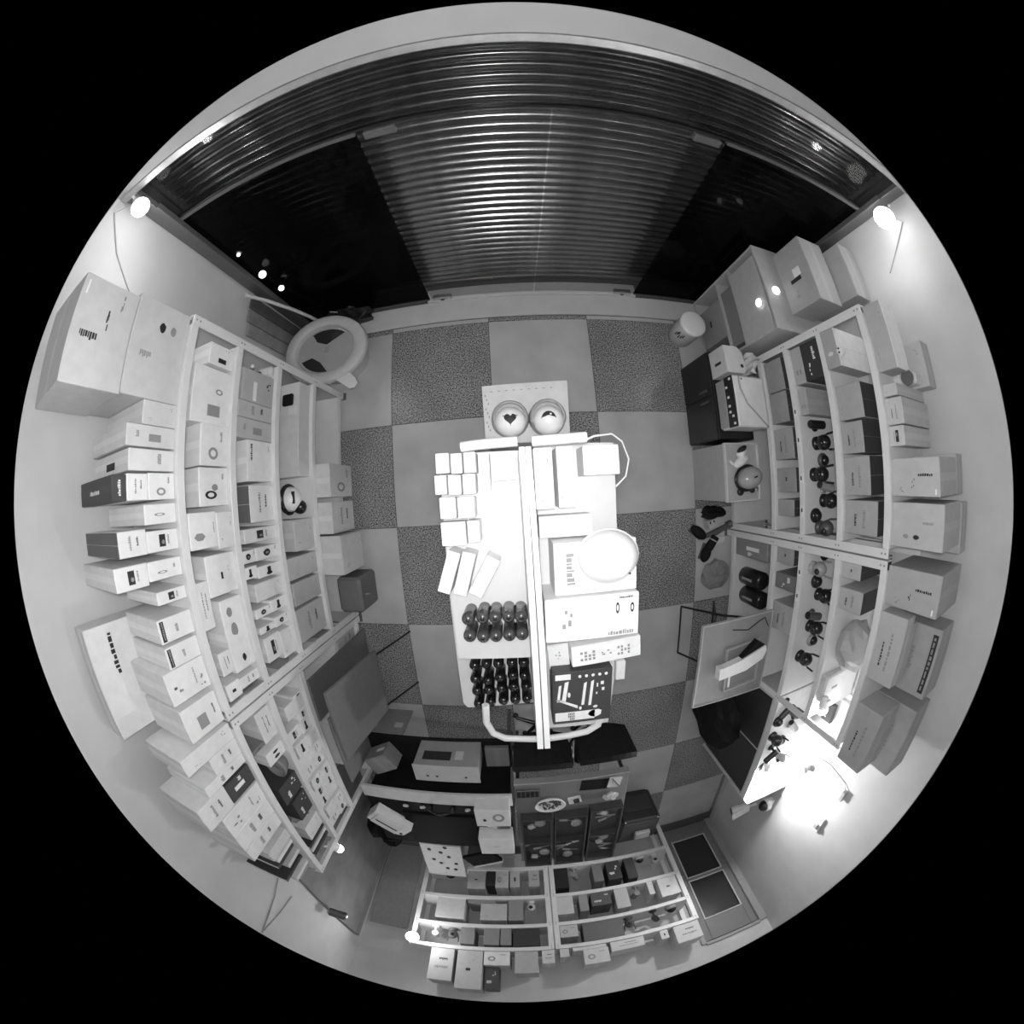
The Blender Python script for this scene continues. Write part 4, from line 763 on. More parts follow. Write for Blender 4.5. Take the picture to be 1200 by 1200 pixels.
obj('slot', G().box(-.0915, -.09, -.02, .0, .06, .14), GRAPH, t); obj('lens', G().ball((.05, -.04, .2), .014, .014, .006), GRAPH, t)
crumple('plastic_bag', 'white crumpled bag behind the banded appliance', 'bag', (1.705, .80, .471), .07, .08, .13, card(.6), 9, .3)
t = thing('low_cabinet', 'white low cabinet with a raised rim under the grey helmet', 'cabinet', (1.625, .04, 0))
obj('body', G().box(-.155, .155, -.205, .20, 0, .48, .004), card(.42), t)
obj('rim', G().box(-.16, .16, -.21, -.20, .47, .50, .002).box(-.16, .16, .195, .205, .47, .50, .002).box(-.16, -.15, -.2, .195, .47, .50, .002).box(.15, .16, -.2, .195, .47, .50, .002), RACKE, t)
t = thing('helmet', 'glossy grey rounded helmet with black straps on the white low cabinet', 'helmet', (1.655, -.005, .481), .25)
obj('shell', G().ball((0, 0, .055), .105, .078, .078, 24, 14, lo=-.5), mat('helmet_grey', .36, .2), t)
obj('strap', G().tube([(.11 * math.cos(a), .085 * math.sin(a), .018) for a in [2 * PI * k / 20 for k in range(21)]], .012, 6), BLACK, t)
obj('chin_cup', G().ball((-.09, -.075, .02), .03, .028, .02), BLACK, t); obj('chin_cup', G().ball((.02, -.095, .022), .025, .022, .02), BLACK, t)
obj('vent', G().box(-.02, .015, .0, .012, .128, .136, .002), GRAPH, t)
obj('buckle', G().ball((.055, -.10, .022), .022, .018, .022), STEEL, t)
t = thing('soft_toy', 'white soft toy with a black cap lying beside the helmet', 'toy', (1.60, .115, .481), .5)
obj('body', G().ball((0, 0, .028), .075, .035, .028), card(.75), t)
obj('head', G().ball((.03, .045, .035), .045, .032, .032), card(.75), t)
obj('cap', G().ball((.045, .068, .04), .048, .022, .03), BLACK, t)
obj('arm', G().tube([(-.05, 0, .02), (-.075, .02, .02), (-.085, .05, .02)], [.015, .014, .01], 8), card(.75), t)
# floor clutter by the right rack
crumple('plastic_bag', 'black crumpled bag on the floor against the white low cabinet', 'bag', (1.60, -.27, 0), .10, .05, .09, BLACKM, 21, .3)
carton('small_carton', 'small pale packet with two black spots among the floor clutter', 'box', 1.55, 1.62, -.40, -.33, .001, .10, .5, False, None, .3, '+z', [('printed_spot', 'blob', .1, .55, .35, .95, GRAPH), ('printed_spot', 'blob', .65, .55, .9, .95, GRAPH)])
t = thing('boot', 'black pointed boot lying on the floor nearest the aisle', 'shoe', (1.475, -.43, 0), .9)
obj('shoe_upper', G().ball((0, 0, .05), .045, .085, .05, lo=-.9), BLACKM, t); obj('sole', G().box(-.038, .038, -.07, .07, 0, .012, .004), DGREY, t)
t = thing('boot', 'black striped boot pointing away beside the clear bag', 'shoe', (1.56, -.585, 0), -.4)
obj('shoe_upper', G().ball((0, -.03, .05), .042, .075, .05, lo=-.9).tube([(.0, .02, .06), (.01, .08, .075), (.02, .13, .08)], [.04, .036, .034], 10), BLACKM, t); obj('sole', G().box(-.036, .036, -.09, .05, 0, .012, .004), DGREY, t); obj('band', G().tube([(.012, .09, .076), (.013, .10, .077)], .0385, 10), GREYP, t)
tag(obj('tool_bar', G().tube([(1.55, -.47, .03), (1.65, -.44, .05), (1.78, -.39, .06)], [.02, .03, .022], 8).ball((1.79, -.385, .06), .035), DGREY), 'dark bar shaped tool lying across the floor clutter', 'tool')
tag(obj('paper_packet', G().prism([(1.61, -.565), (1.75, -.535), (1.765, -.49), (1.64, -.485)], .002, .03), card(.6)), 'white slanted paper packet on the floor behind the boots', 'packet')
crumple('film_bag', 'clear grey plastic bag spread on the floor past the boots', 'bag', (1.65, -.80, 0), .14, .13, .07, FILM, 33, .12)
t = thing('storage_jar', 'black canister nearest the shutter under the right rack', 'canister', (1.93, -.83, .121), 0, 'black canisters under the right rack'); obj('body', G().lathe([(.07, 0), (.075, .01), (.075, .26), (.06, .28), (0, .28)], 18), BLACK, t); obj('strip', G().box(-.078, -.074, -.01, .01, .06, .2), GREYP, t)
t2 = copy_tree(t); t2.location = (1.95, -1.0, .121); tag(t2, 'black canister farther from the shutter under the right rack', 'canister', 'black canisters under the right rack')
# square folding table with a tray and a white carrier
t = thing('folding_table', 'square pale folding table standing against the right rack', 'table', (1.48, -1.275, 0), .0)
obj('tabletop', G().box(-.31, .305, -.325, .325, .682, .70, .004), card(.26), t)
obj('edge_band', G().box(-.315, -.305, -.33, .33, .675, .706, .002).box(-.305, .31, .322, .33, .675, .706, .002).box(-.305, .31, -.33, -.322, .675, .706, .002).box(.305, .312, -.322, .322, .675, .706, .002), card(.5), t)
for s in (-1, 1):
    obj('leg', G().tube([(.24, s * .27, .68), (.05, s * .24, .4), (-.135, s * .22, .012)], .009, 8), BLACK, t)
    obj('leg', G().tube([(-.24, s * .25, .68), (-.02, s * .23, .4), (.20, s * .21, .012)], .009, 8), BLACK, t)
obj('cross_rod', G().tube([(-.135, -.22, .012), (-.135, .22, .012)], .008, 8), BLACK, t); obj('cross_rod', G().tube([(.20, -.21, .012), (.20, .21, .012)], .008, 8), BLACK, t)
t = thing('shallow_tray', 'grey shallow tray lying on the square folding table', 'tray', (1.535, -1.31, .701), .08)
obj('base', G().box(-.15, .15, -.19, .17, 0, .006), card(.22), t)
obj('rim', G().box(-.15, -.14, -.19, .17, .006, .03).box(.14, .15, -.19, .17, .006, .03).box(-.14, .14, -.19, -.18, .006, .03).box(-.14, .14, .16, .17, .006, .03), card(.4), t)
t = thing('white_carrier', 'white wedge shaped carrier bag lying over the grey tray', 'bag', (1.50, -1.27, .735), .08)
obj('body', G().prism([(-.21, -.06), (.02, -.055), (.17, -.01), (.20, .05), (.19, .09), (-.02, .045), (-.17, .03), (-.21, .035)], 0, .06), card(.85), t)
obj('mouth', G().prism([(-.02, .05), (.19, .095), (.12, .15), (.02, .08)], 0, .05), BLACKM, t)
obj('handle_stick', G().box(-.095, -.08, -.19, -.055, .0, .012, .003), card(.85), t)
tag(obj('thin_cord', G().tube([(1.42, -1.02, .705), (1.56, -1.05, .705), (1.66, -1.0, .705), (1.71, -.985, .705), (1.755, -1.06, .705)], .004, 6), BLACK), 'thin dark cord bent into a peak on the square folding table', 'cord')
crumple('backpack', 'black backpack slumped on the floor below the square folding table', 'bag', (1.65, -2.02, 0), .13, .34, .40, BLACKM, 40, .1)
# ------------------------------------------------------------------ small cameras on the third shelf of the right rack
CAMG = 'loose cameras on the right rack'
def dome_cam(p, z, label, m, s=1):
    t = thing('dome_camera', label, 'camera', (p[0], p[1], z), 0, CAMG)
    obj('base', G().lathe([(.045 * s, 0), (.048 * s, .004), (.048 * s, .022 * s), (.04 * s, .03 * s)], 18), m, t)
    obj('dome', G().ball((0, 0, .028 * s), .036 * s, .036 * s, .034 * s, 16, 8, lo=0), BLACK, t); return t
def bullet_cam(p, z, label, m, rz=0, s=1):
    t = thing('bullet_camera', label, 'camera', (p[0], p[1], z), rz, CAMG)
    obj('barrel', G().tube([(-.075 * s, 0, .07 * s), (.05 * s, 0, .08 * s)], .028 * s, 12), m, t)
    obj('lens', G().tube([(-.083 * s, 0, .0695 * s), (-.075 * s, 0, .07 * s)], .024 * s, 12), BLACK, t)
    obj('stem', G().tube([(.03 * s, 0, .06 * s), (.04 * s, 0, .012 * s)], .01 * s, 8), m, t)
    obj('base', G().lathe([(.034 * s, 0), (.034 * s, .012 * s), (.02 * s, .016 * s)], 14, (.04 * s, 0, 0)), m, t); return t
def turret_cam(p, z, label, m, rz=0):
    t = thing('turret_camera', label, 'camera', (p[0], p[1], z), rz, CAMG)
    obj('body', G().ball((0, 0, .075), .05, .05, .055), m, t); obj('lens', G().ball((-.038, 0, .085), .022, .022, .022), BLACK, t)
    obj('base', G().lathe([(.045, 0), (.045, .02), (.03, .03)], 14), m, t)
    for s in (-1, 1): obj('antenna', G().tube([(.02, s * .04, .07), (.03, s * .05, .10), (.03, s * .055, .16)], .007, 6), m, t)
    return t
ORD = ['first', 'second', 'third', 'fourth', 'fifth', 'sixth', 'seventh', 'eighth', 'ninth', 'tenth', 'eleventh', 'twelfth', 'thirteenth', 'fourteenth', 'fifteenth', 'sixteenth']
KS = ['bullet', 'dome', 'turret', 'bullet', 'dome', 'bullet', 'turret', 'bullet', 'dome', 'turret', 'bullet', 'dome', 'bullet']
yy = [.31, .20, .09, .0, -.08, -.17, -.26, -.34, -.50, -.60, -.70, -.80, -.92, -1.02, -1.14, -1.24]
for k, y in enumerate(yy):
    x = 1.875 + .05 * (k % 3); kd = ['bullet', 'turret', 'dome', 'turret'][k % 4]; m = (BLACK, BLACK, DGREY, BLACK, GREYP)[k % 5]
    lab = 'loose %s camera, %s from the shutter end, third shelf of right rack' % (kd, ORD[k])
    if kd == 'bullet': bullet_cam((x + .04, y), .951, lab, m, R.uniform(-.5, .5))
    elif kd == 'dome': dome_cam((x + .03, y), .951, lab, m)
    else: turret_cam((x + .03, y), .951, lab, m, R.uniform(-.4, .4))
LBL = 'paper price strips on the right rack'
for k, y in enumerate((.40, .22, -.02, -.22, -.62, -.78)):
    o = obj('price_label', G().box(-.0008, .0008, -.03 - .01 * (k % 2), .03, -.016, .016), card(.8)); o.location = (1.7985, y, .928)
    tag(o, 'paper price label, %s from the shutter, third shelf lip of right rack' % ORD[k], 'label', LBL)
    obj('printed_text', G().box(-.0016, -.0009, -.012, .012, -.006, .006), GRAPH, o)
# items on the second shelf, far bay
crumple('plastic_bag', 'grey translucent bag slumped on the second shelf of the right rack', 'bag', (1.98, -1.02, 1.281), .13, .17, .13, card(.4), 50, .1)
t = thing('flat_router', 'pale flat box with a white lid lying before the bright shelf lamp', 'box', (1.96, -1.31, 1.281)); obj('body', G().box(-.14, .15, -.10, .09, 0, .05, .006), card(.6), t); obj('lid', G().box(-.13, .14, -.09, .08, .05, .056, .002), card(.75), t); obj('printed_mark', G().box(-.06, .0, -.02, .0, .056, .0565), GRAPG, t)
t = thing('camera_kit', 'white camera with a round lens on the top right shelf behind the long carton', 'camera', (2.03, .4625, 1.631)); obj('body', G().box(-.05, .05, -.03, .03, 0, .16, .012), card(.65), t); obj('lens', G().tube([(-.05, 0, .11), (-.075, 0, .115)], .04, 16), DGREY, t); obj('lens_ring', G().tube([(-.072, 0, .114), (-.08, 0, .115)], .045, 16, False), WHITE, t); obj('grip', G().tube([(-.02, .03, .05), (-.06, .05, .04)], .016, 8), WHITE, t)
t = thing('toy_figure', 'small white figure with black eyes leaning on the black carton', 'toy', (1.815, .665, 1.282)); obj('body', G().ball((0, 0, .05), .028, .03, .05), card(.7), t); obj('head', G().ball((0, 0, .115), .03), card(.75), t); obj('eye', G().ball((-.027, -.01, .12), .006).ball((-.027, .012, .12), .006), GRAPH, t)
# robot camera and loose goods on the fourth shelf of the left rack
t = thing('robot_camera', 'white and black round robot camera on the fourth shelf of the left rack', 'camera', (-1.49, .035, .514), 0)
obj('body', G().ball((0, 0, .085), .085, .085, .085, 24, 16), WHITE, t)
obj('dark_ring', G().tube([(-.012, .088 * math.cos(a), .085 + .088 * math.sin(a)) for a in [2 * PI * k / 24 for k in range(25)]], .018, 8), BLACK, t)
obj('eye', G().ball((.055, -.055, .05), .05, .048, .046), BLACK, t); obj('face_line', G().box(.05, .075, -.03, .05, .13, .142, .003), GRAPH, t)
t = thing('dark_pouch', 'small black pouch with a white tag, shutter end of fourth left shelf', 'pouch', (-1.47, .70, .6325)); obj('body', G().box(-.045, .045, -.04, .04, 0, .03, .01), BLACKM, t); obj('paper_tag', G().box(.0, .075, -.10, -.045, 0, .003), card(.75), t)
t = thing('white_bracket', 'pale plastic bracket at the shutter end of the third left shelf', 'bracket', (-1.47, .80, .921)); obj('plate', G().box(-.10, .09, -.035, .035, .0, .05, .015), card(.6), t); obj('arm', G().tube([(.0, 0, .05), (.0, 0, .14), (.04, 0, .17)], .012, 8), card(.6), t)
t = thing('grey_tub', 'dark grey tub with a shiny clip low in the left rack', 'tub', (-1.24, -.66, .0)); obj('body', G().box(-.11, .09, -.17, .10, 0, .32, .02), card(.14), t); obj('clip', G().tube([(.092, -.04, .25), (.105, -.05, .21), (.092, -.06, .17)], .008, 8), STEEL, t)
# big panels leaning on the left rack, far bay
t = thing('leaning_panel', 'large dark grey square panel leaning against the far left rack', 'panel', (-1.14, -1.34, 0))
def lean(p): return Vector((p.x - (p.z - .5) * .12 + .06, p.y, p.z))
obj('sheet', G().box(-.012, .012, -.27, .26, .42, 1.06, .003).xf(lean), mat('panel_grey', .15, .6, 0, .06), t)
obj('prop_leg', G().tube([(0, -.23, .43), (.10, -.25, 0)], .008).xf(lean), BLACK, t); obj('prop_leg', G().tube([(0, .22, .43), (.10, .24, 0)], .008).xf(lean), BLACK, t)
o = obj('grey_board', G().box(-.01, .01, -.36, .28, 0, .86, .003), mat('board_4', .2, .6, 0, .1), None, (-1.335, -1.72, 0)); tag(o, 'long grey board standing behind the leaning panel', 'board')
o = obj('grey_board', G().box(-.008, .008, -.16, .16, 0, .95, .003), mat('board_5', .13, .6, 0, .1), None, (-1.340, -1.24, 0)); tag(o, 'narrow dark board between the rack post and the leaning panel', 'board')
# goods in the far left bay
crumple('plastic_bag', 'black shiny bag by the post on the second shelf, far left bay', 'bag', (-1.47, -1.03, 1.453), .05, .045, .06, mat('black_film', .02, .18, 0, .2), 60, .3)
t = thing('glass_bowl', 'pale clear bowl on the second shelf of the far left bay', 'bowl', (-1.44, -1.46, 1.321)); obj('bowl', G().lathe([(.03, 0), (.05, .02), (.07, .07), (.075, .10), (.07, .10), (.045, .025), (0, .015)], 20), FILM, t); obj('tape_roll', G().lathe([(.02, .03), (.04, .03), (.04, .07), (.02, .07)], 16), GREYP, t)
crumple('plastic_bag', 'grey clear bag among the black cartons of the far left bay', 'bag', (-1.50, -1.91, 1.321), .09, .024, .10, FILM, 61, .2)
for k in range(6):
    y = -1.90 - .065 * k; m = [.75, .05, .6, .04, .7, .3][k]; h = [.20, .22, .16, .24, .18, .14][k]
    t = thing('catalogue', 'upright %s catalogue, %s in the row ending the top left shelf' % ('white' if m > .5 else 'black' if m < .1 else 'grey', ORD[k]), 'book', (-1.56 - .02 * (k % 2), y, 1.641), .06 * (k % 3 - 1), 'catalogues at the end of the top left shelf')
    obj('cover', G().box(-.15, .16, -.014, .014, 0, h, .002), card(m), t); obj('pages', G().box(-.148, .158, -.011, .011, h, h + .001), card(.7), t)
for k in range(3):
    y = -2.10 - .055 * k; m = (.04, .7, .05)[k]
    t = thing('catalogue', '%s leaning catalogue, %s at the end of the second left shelf' % (('black', 'white', 'black')[k], ORD[k]), 'book', (-1.55, y, 1.321), .06 * k, 'catalogues at the end of the second left shelf')
    obj('cover', G().box(-.16, .16, -.012, .012, 0, .24, .002), card(m), t); obj('pages', G().box(-.158, .158, -.009, .009, .24, .241), card(.7), t)
for k in range(3):
    t = thing('toy_camera', 'white toy like camera, %s from the post, lying on the wall of small boxes' % ORD[k], 'camera', (-1.50 - .02 * k, -1.34 - .10 * k, (1.241, 1.252, 1.252)[k]), .5 * k); obj('body', G().box(-.04, .04, -.03, .03, 0, .045, .012), card(.78), t); obj('lens', G().tube([(.04, 0, .022), (.05, 0, .022)], .015, 10), GRAPH, t); obj('strap', G().tube([(-.03, .03, .03), (0, .045, .04), (.03, .03, .03)], .006, 6), GRAPH, t)
# ------------------------------------------------------------------ back left: low bench, counter
t = thing('low_bench', 'low black topped bench before the counter with a grey front panel', 'bench', (-.72, -2.03, 0))
obj('top', G().box(-.585, .575, -.155, .165, .425, .45, .003), DESKB, t)
obj('front_panel', G().box(-.585, -.28, .15, .166, .06, .424, .002), card(.22), t)
for x in (-.57, .55):
    obj('leg', G().box(x, x + .03, -.15, -.12, 0, .425), DGREY, t); obj('leg', G().box(x, x + .03, .115, .145, 0, .425), DGREY, t)
obj('tape_scrap', G().box(-.56, -.53, .1665, .1672, .30, .35), card(.45), t); obj('tape_scrap', G().box(-.38, -.31, .1665, .1672, .26, .33), card(.45), t)
t = thing('metal_case', 'grey metal case with a dark window standing on the low bench', 'case', (-.60, -1.96, .451))
obj('body', G().box(-.235, .235, -.07, .08, 0, .295, .004), card(.3), t)
obj('window', G().box(-.18, .03, .0805, .082, .13, .23), GRAPH, t)
obj('sticker', G().box(.06, .12, .0805, .082, .12, .22), card(.55), t)
obj('top_flange', G().box(-.24, .24, -.09, .085, .295, .303, .002), card(.42), t)
for x in (-.14, -.07, .14): obj('hole', G().add(*disc((x, -.03, .3035), (0, 0, 1), .011)), GRAPH, t)
crumple('paper_wad', 'small white paper wad on the black counter behind the metal case', 'paper', (-.56, -2.17, .451), .03, .025, .03, card(.7), 70)
carton('carton', 'small grey open carton with a white label by the left rack', 'box', -1.28, -1.06, -2.14, -1.97, .451, .63, .25, True, None, .5, '+y', [('paper_label', 'rect', .1, .35, .5, .6, GRAPW)])
carton('carton', 'dull grey flat carton between the metal case and the office chair', 'box', -.34, -.16, -2.12, -1.92, .451, .50, .18, True)
t = thing('counter', 'black topped shop counter with a white front ledge in the back left', 'counter', (-.75, -2.62, 0))
obj('top', G().box(-.58, .58, -.40, .28, .72, .75, .003), DESKB, t)
obj('front_ledge', G().box(-.59, .60, .285, .42, .735, .765, .003), card(.62), t)
obj('front_panel', G().box(-.58, .58, .27, .285, .05, .735), DESKB, t)
obj('side_panel', G().box(-.58, -.56, -.39, .27, 0, .72), DGREY, t); obj('side_panel', G().box(.56, .58, -.39, .27, 0, .72), DGREY, t)
t = thing('label_printer', 'white angular label printer turned askew on the black counter', 'printer', (-1.17, -2.60, .751), -.75)
obj('body', G().prism([(-.17, -.085), (.13, -.085), (.17, -.04), (.17, .085), (-.17, .085)], 0, .11), card(.72), t)
obj('cover', G().prism([(-.14, -.06), (.10, -.06), (.10, .075), (-.14, .075)], .11, .135), card(.6), t); obj('paper_slot', G().box(-.12, .08, .0, .015, .135, .138), GRAPH, t); obj('button', G().ball((.14, -.04, .11), .014, .014, .008), GRAPH, t)
t = thing('headset', 'black headset hump lying on the white counter ledge', 'headset', (-.70, -2.38, .751)); obj('band', G().tube([(.09 * math.cos(a), 0, .02 + .07 * math.sin(a)) for a in [PI * k / 10 for k in range(11)]], .012, 8), BLACK, t)
for s in (-1, 1): obj('ear_cup', G().ball((s * .09, 0, .03), .022, .035, .03), BLACK, t)
t = thing('counter_screen', 'flat black screen panel lying along the counter top', 'screen', (-.80, -2.72, .751)); obj('frame', G().box(-.25, .34, -.26, .22, 0, .02, .004), DESKB, t); obj('glass', G().box(-.24, .33, -.25, .21, .02, .021), mat('screen_black', .006, .6, 0, .1, 10, 0, 0, .08), t)
for k, (x, y) in enumerate(((-1.0, -2.405), (-.86, -2.40), (-.50, -2.40), (-.36, -2.405))):
    t = thing('small_part', 'little pale component, %s from the left along the counter ledge' % ORD[k], 'component', (x, y, .751), .3 * k, 'little parts on the counter ledge'); obj('body', G().box(-.022, .022, -.012, .012, 0, .02, .004), card(.6), t); obj('pin', G().box(-.01, .01, .012, .02, .004, .01), STEEL, t)
carton('carton', 'white printed carton at the right end of the black counter, nearer box', 'box', -.42, -.17, -2.44, -2.22, .766, .90, .72, False, None, 0, '+z', [('printed_spot', 'blob', .2, .3, .32, .5, GRAPH), ('printed_picture', 'ring', .5, .3, .85, .8, GRAPG)])
carton('carton', 'white glossy carton at the right end of the black counter, farther box', 'box', -.44, -.17, -2.92, -2.66, .751, .89, .78, False, None, 0, '+z', [('printed_text', 'text', .4, .5, .6, .54, GRAPG)])
t = thing('plastic_dish', 'clear plastic dish and blister packs between the two white cartons', 'dish', (-.31, -2.55, .751)); obj('dish', G().lathe([(.06, 0), (.07, .005), (.075, .04), (.07, .04), (.06, .01), (0, .01)], 18), card(.7), t); obj('blister', G().box(.02, .13, -.06, .07, .041, .065, .01), FILM, t); obj('foil', G().box(.05, .12, -.04, .04, .066, .07), DGREY, t)
# dotted white carton behind the counter, dark bags on the floor
carton('carton', 'white carton spotted with black camera pictures behind the counter', 'box', -1.12, -.72, -3.98, -3.25, 0, .62, .66, False, None, -.06, '+z',
       [('printed_spot', 'blob', a, b, a + .12, b + .09, GRAPH) for a, b in ((.15, .8), (.42, .74), (.6, .62), (.2, .5), (.36, .4), (.75, .42), (.5, .24), (.7, .22), (.55, .9))])
t = thing('folded_brochure', 'black folded brochure with a white edge beside the dotted carton', 'brochure', (-.50, -3.38, .66), .45); obj('cover', G().box(-.16, .16, -.10, .10, 0, .04, .004), BLACKM, t); obj('white_edge', G().box(-.16, .16, -.115, -.101, 0, .05, .003), card(.8), t); obj('stand', G().box(-.12, .12, -.08, .08, -.66, -.001), DGREY, t)
o = obj('grey_board', G().box(-.012, .012, -.88, .90, 0, 1.56, .004).box(.012, .016, -.88, -.80, 0, 1.56).box(.012, .016, .82, .90, 0, 1.56), mat('board_8', .20, .6, 0, .2, 4), None, (-1.83, -3.40, 0)); tag(o, 'wide tall grey board standing along the left wall past the rack', 'board')
crumple('plastic_bag', 'black bag heaped on the floor in the back left corner', 'bag', (-1.50, -3.35, 0), .22, .30, .30, BLACKM, 81, .25)
o = obj('grey_board', G().box(-.25, .18, -.01, .01, 0, 1.28, .003).xf(lambda p: Vector((p.x, p.y - p.z * .05, p.z))), mat('board_6', .26, .6, 0, .1), None, (-1.56, -4.36, 0)); tag(o, 'tall grey sheet leaning on the back wall in the left corner', 'board')
# ------------------------------------------------------------------ office chairs and work table
def office_chair(label, x, y, rz):
    t = thing('office_chair', label, 'chair', (x, y, 0), rz, 'black office chairs at the work table')
    obj('seat', G().box(-.165, .165, -.18, .17, .43, .50, .03), BLACKM, t)
    g = G(); n_ = 9; v = []
    for k in range(n_):
        u = -1 + 2 * k / (n_ - 1); xx = .19 * u; yy_ = .20 + .05 * (1 - u * u); zl = .56; zh = .88 + .05 * (1 - u * u)
        v += [(xx, yy_, zl), (xx, yy_ + .05, zl), (xx, yy_ + .055, zh), (xx, yy_, zh)]
    f = [(a * 4 + i, a * 4 + (i + 1) % 4, a * 4 + 4 + (i + 1) % 4, a * 4 + 4 + i) for a in range(n_ - 1) for i in range(4)] + [(0, 1, 2, 3), (n_ * 4 - 1, n_ * 4 - 2, n_ * 4 - 3, n_ * 4 - 4)]
    obj('backrest', g.add(v, f), BLACKM, t)
    obj('back_bar', G().box(-.03, .03, .21, .24, .44, .62, .005), BLACK, t)
    obj('gas_column', G().tube([(0, 0, .08), (0, 0, .43)], .022, 10), STEEL, t)
    for k in range(5):
        a = 2 * PI * k / 5 + PI / 2; b = obj('leg', G().tube([(0, 0, .09), (.19 * math.cos(a), .19 * math.sin(a), .06)], [.022, .014], 8), BLACK, t)
        obj('caster', G().ball((.195 * math.cos(a), .195 * math.sin(a), .026), .025, .025, .026, 10, 6), BLACK, b)
    for s in (-1, 1): obj('armrest', G().tube([(s * .17, .12, .47), (s * .205, .12, .53), (s * .205, .08, .60), (s * .205, -.06, .61)], .013, 8), BLACK, t)
    return t
office_chair('black office chair right behind the display stand, tucked in at the work table', .082, -2.0, .0)
office_chair('black office chair to the right of the first, tucked at the work table', .512, -1.99, .0)
t = thing('work_table', 'long grey work table crowded with dark trays before the back shelving', 'table', (.30, -2.72, 0))
obj('tabletop', G().box(-.43, .43, -.66, .60, .69, .72, .004), BENCH, t)
obj('front_rail', G().box(-.43, .43, .601, .615, .66, .725, .002), card(.3), t)
for x in (-.41, .39):
    for y in (-.63, .56): obj('leg', G().box(x - .006, x + .02, y, y + .02, 0, .69, .003), BLACK, t)
tt = .721
t = thing('mouse_pad', 'black square pad on the near edge of the work table', 'pad', (.47, -2.20, tt), -.1); obj('pad', G().box(-.11, .11, -.06, .06, 0, .004, .001), BLACKM, t); obj('stitched_edge', G().box(-.112, .112, -.062, -.06, 0, .0045), DGREY, t)
t = thing('notepad', 'pale notepad with a dark pen on the work table corner', 'notepad', (.62, -2.20, tt), -.15); obj('sheet', G().box(-.05, .05, -.06, .06, 0, .012, .001), card(.5), t); obj('pen', G().tube([(-.03, .05, .017), (.05, -.05, .017)], .005, 6), BLACK, t)
t = thing('keypad', 'dark keypad at the left near corner of the work table', 'keypad', (-.03, -2.22, tt), 0); obj('case', G().box(-.09, .09, -.045, .045, 0, .02, .003), DGREY, t)
for a in range(5):
    for b in range(3): obj('key', G().box(-.08 + .033 * a, -.056 + .033 * a, -.036 + .026 * b, -.018 + .026 * b, .02, .026), BLACK, t)
t = thing('bowl', 'white oblong bowl full of dark screws on the work table', 'bowl', (.13, -2.36, tt), .1)
obj('bowl', G().lathe([(.06, 0), (.10, .015), (.118, .05), (.108, .05), (.09, .02), (0, .012)], 24, (0, 0, 0), 1, .72), card(.75), t)
g = G(); rd = random.Random(6)
for k in range(60):
    a = rd.uniform(0, 2 * PI); r_ = .085 * rd.random() ** .5; g.ball((r_ * math.cos(a), r_ * .7 * math.sin(a), .028 + rd.uniform(0, .015)), rd.uniform(.006, .012), None, None, 6, 4)
obj('screws', g, mat('screw_heap', .1, .3, .6, .5, 90), t, None, 'stuff')
t = thing('dish', 'small white square dish holding a black part on the work table', 'dish', (.32, -2.36, tt), .2); obj('dish', G().box(-.05, .05, -.045, .045, 0, .012, .004), card(.7), t); obj('black_part', G().box(-.01, .035, -.02, .02, .012, .035, .005), BLACK, t)
crumple('glove', 'pale crumpled glove at the right edge of the work table', 'glove', (.60, -2.36, tt), .055, .04, .03, card(.55), 91, .3)
def tool_tray(label, x0, x1, y0, y1, tone):
    t = thing('tool_tray', label, 'tray', ((x0 + x1) / 2, (y0 + y1) / 2, tt)); a, b = (x1 - x0) / 2, (y1 - y0) / 2; m = card(tone)
    obj('base', G().box(-a, a, -b, b, 0, .008), m, t)
    obj('rim', G().box(-a, -a + .012, -b, b, .008, .09).box(a - .012, a, -b, b, .008, .09).box(-a + .012, a - .012, -b, -b + .012, .008, .09).box(-a + .012, a - .012, b - .012, b, .008, .09), m, t)
    obj('divider', G().box(-a + .012, a - .012, -.006, .006, .008, .07), m, t); return t
tool_tray('dark tool tray nearest the counter on the work table', -.10, .14, -3.34, -2.50, .05)
tool_tray('dark tool tray in the middle of the work table', .16, .42, -3.34, -2.50, .05)
tool_tray('dark tool tray at the right edge of the work table', .44, .70, -3.34, -2.46, .06)
rd = random.Random(15)
def screwdriver(p, rz, lab):
    t = thing('screwdriver', lab, 'tool', (*p, tt + .009), rz, 'tools in the dark trays'); obj('handle', G().tube([(-.06, 0, .014), (.01, 0, .014)], [.013, .011], 8), GREYP, t); obj('blade', G().tube([(.01, 0, .014), (.09, 0, .014)], .004, 6), STEEL, t)
def roll(p, lab):
    t = thing('tape_roll', lab, 'tape', (*p, tt + .009), 0, 'tools in the dark trays'); obj('roll', G().lathe([(.024, 0), (.045, 0), (.045, .03), (.024, .03)], 18), card(.35), t); obj('core', G().lathe([(.024, .001), (.0245, .028)], 18), card(.6), t)
def plug(p, rz, lab):
    t = thing('power_plug', lab, 'plug', (*p, tt + .009), rz, 'tools in the dark trays'); obj('body', G().box(-.03, .03, -.022, .022, 0, .035, .006), card(.55), t); obj('prong', G().box(.03, .048, -.012, -.006, .014, .02).box(.03, .048, .006, .012, .014, .02), STEEL, t); obj('cord', G().tube([(-.03, 0, .015), (-.06, .02, .01), (-.06, .06, .008)], .005, 6), BLACK, t)
def pliers(p, rz, lab):
    t = thing('pliers', lab, 'tool', (*p, tt + .009), rz, 'tools in the dark trays')
    for s in (-1, 1): obj('grip', G().tube([(-.08, s * .028, .012), (-.04, s * .022, .012), (.02, -s * .004, .012)], .009, 8), card(.3), t)
    obj('jaw', G().tube([(.02, 0, .012), (.07, 0, .012)], [.014, .004], 8), STEEL, t)
k = 0
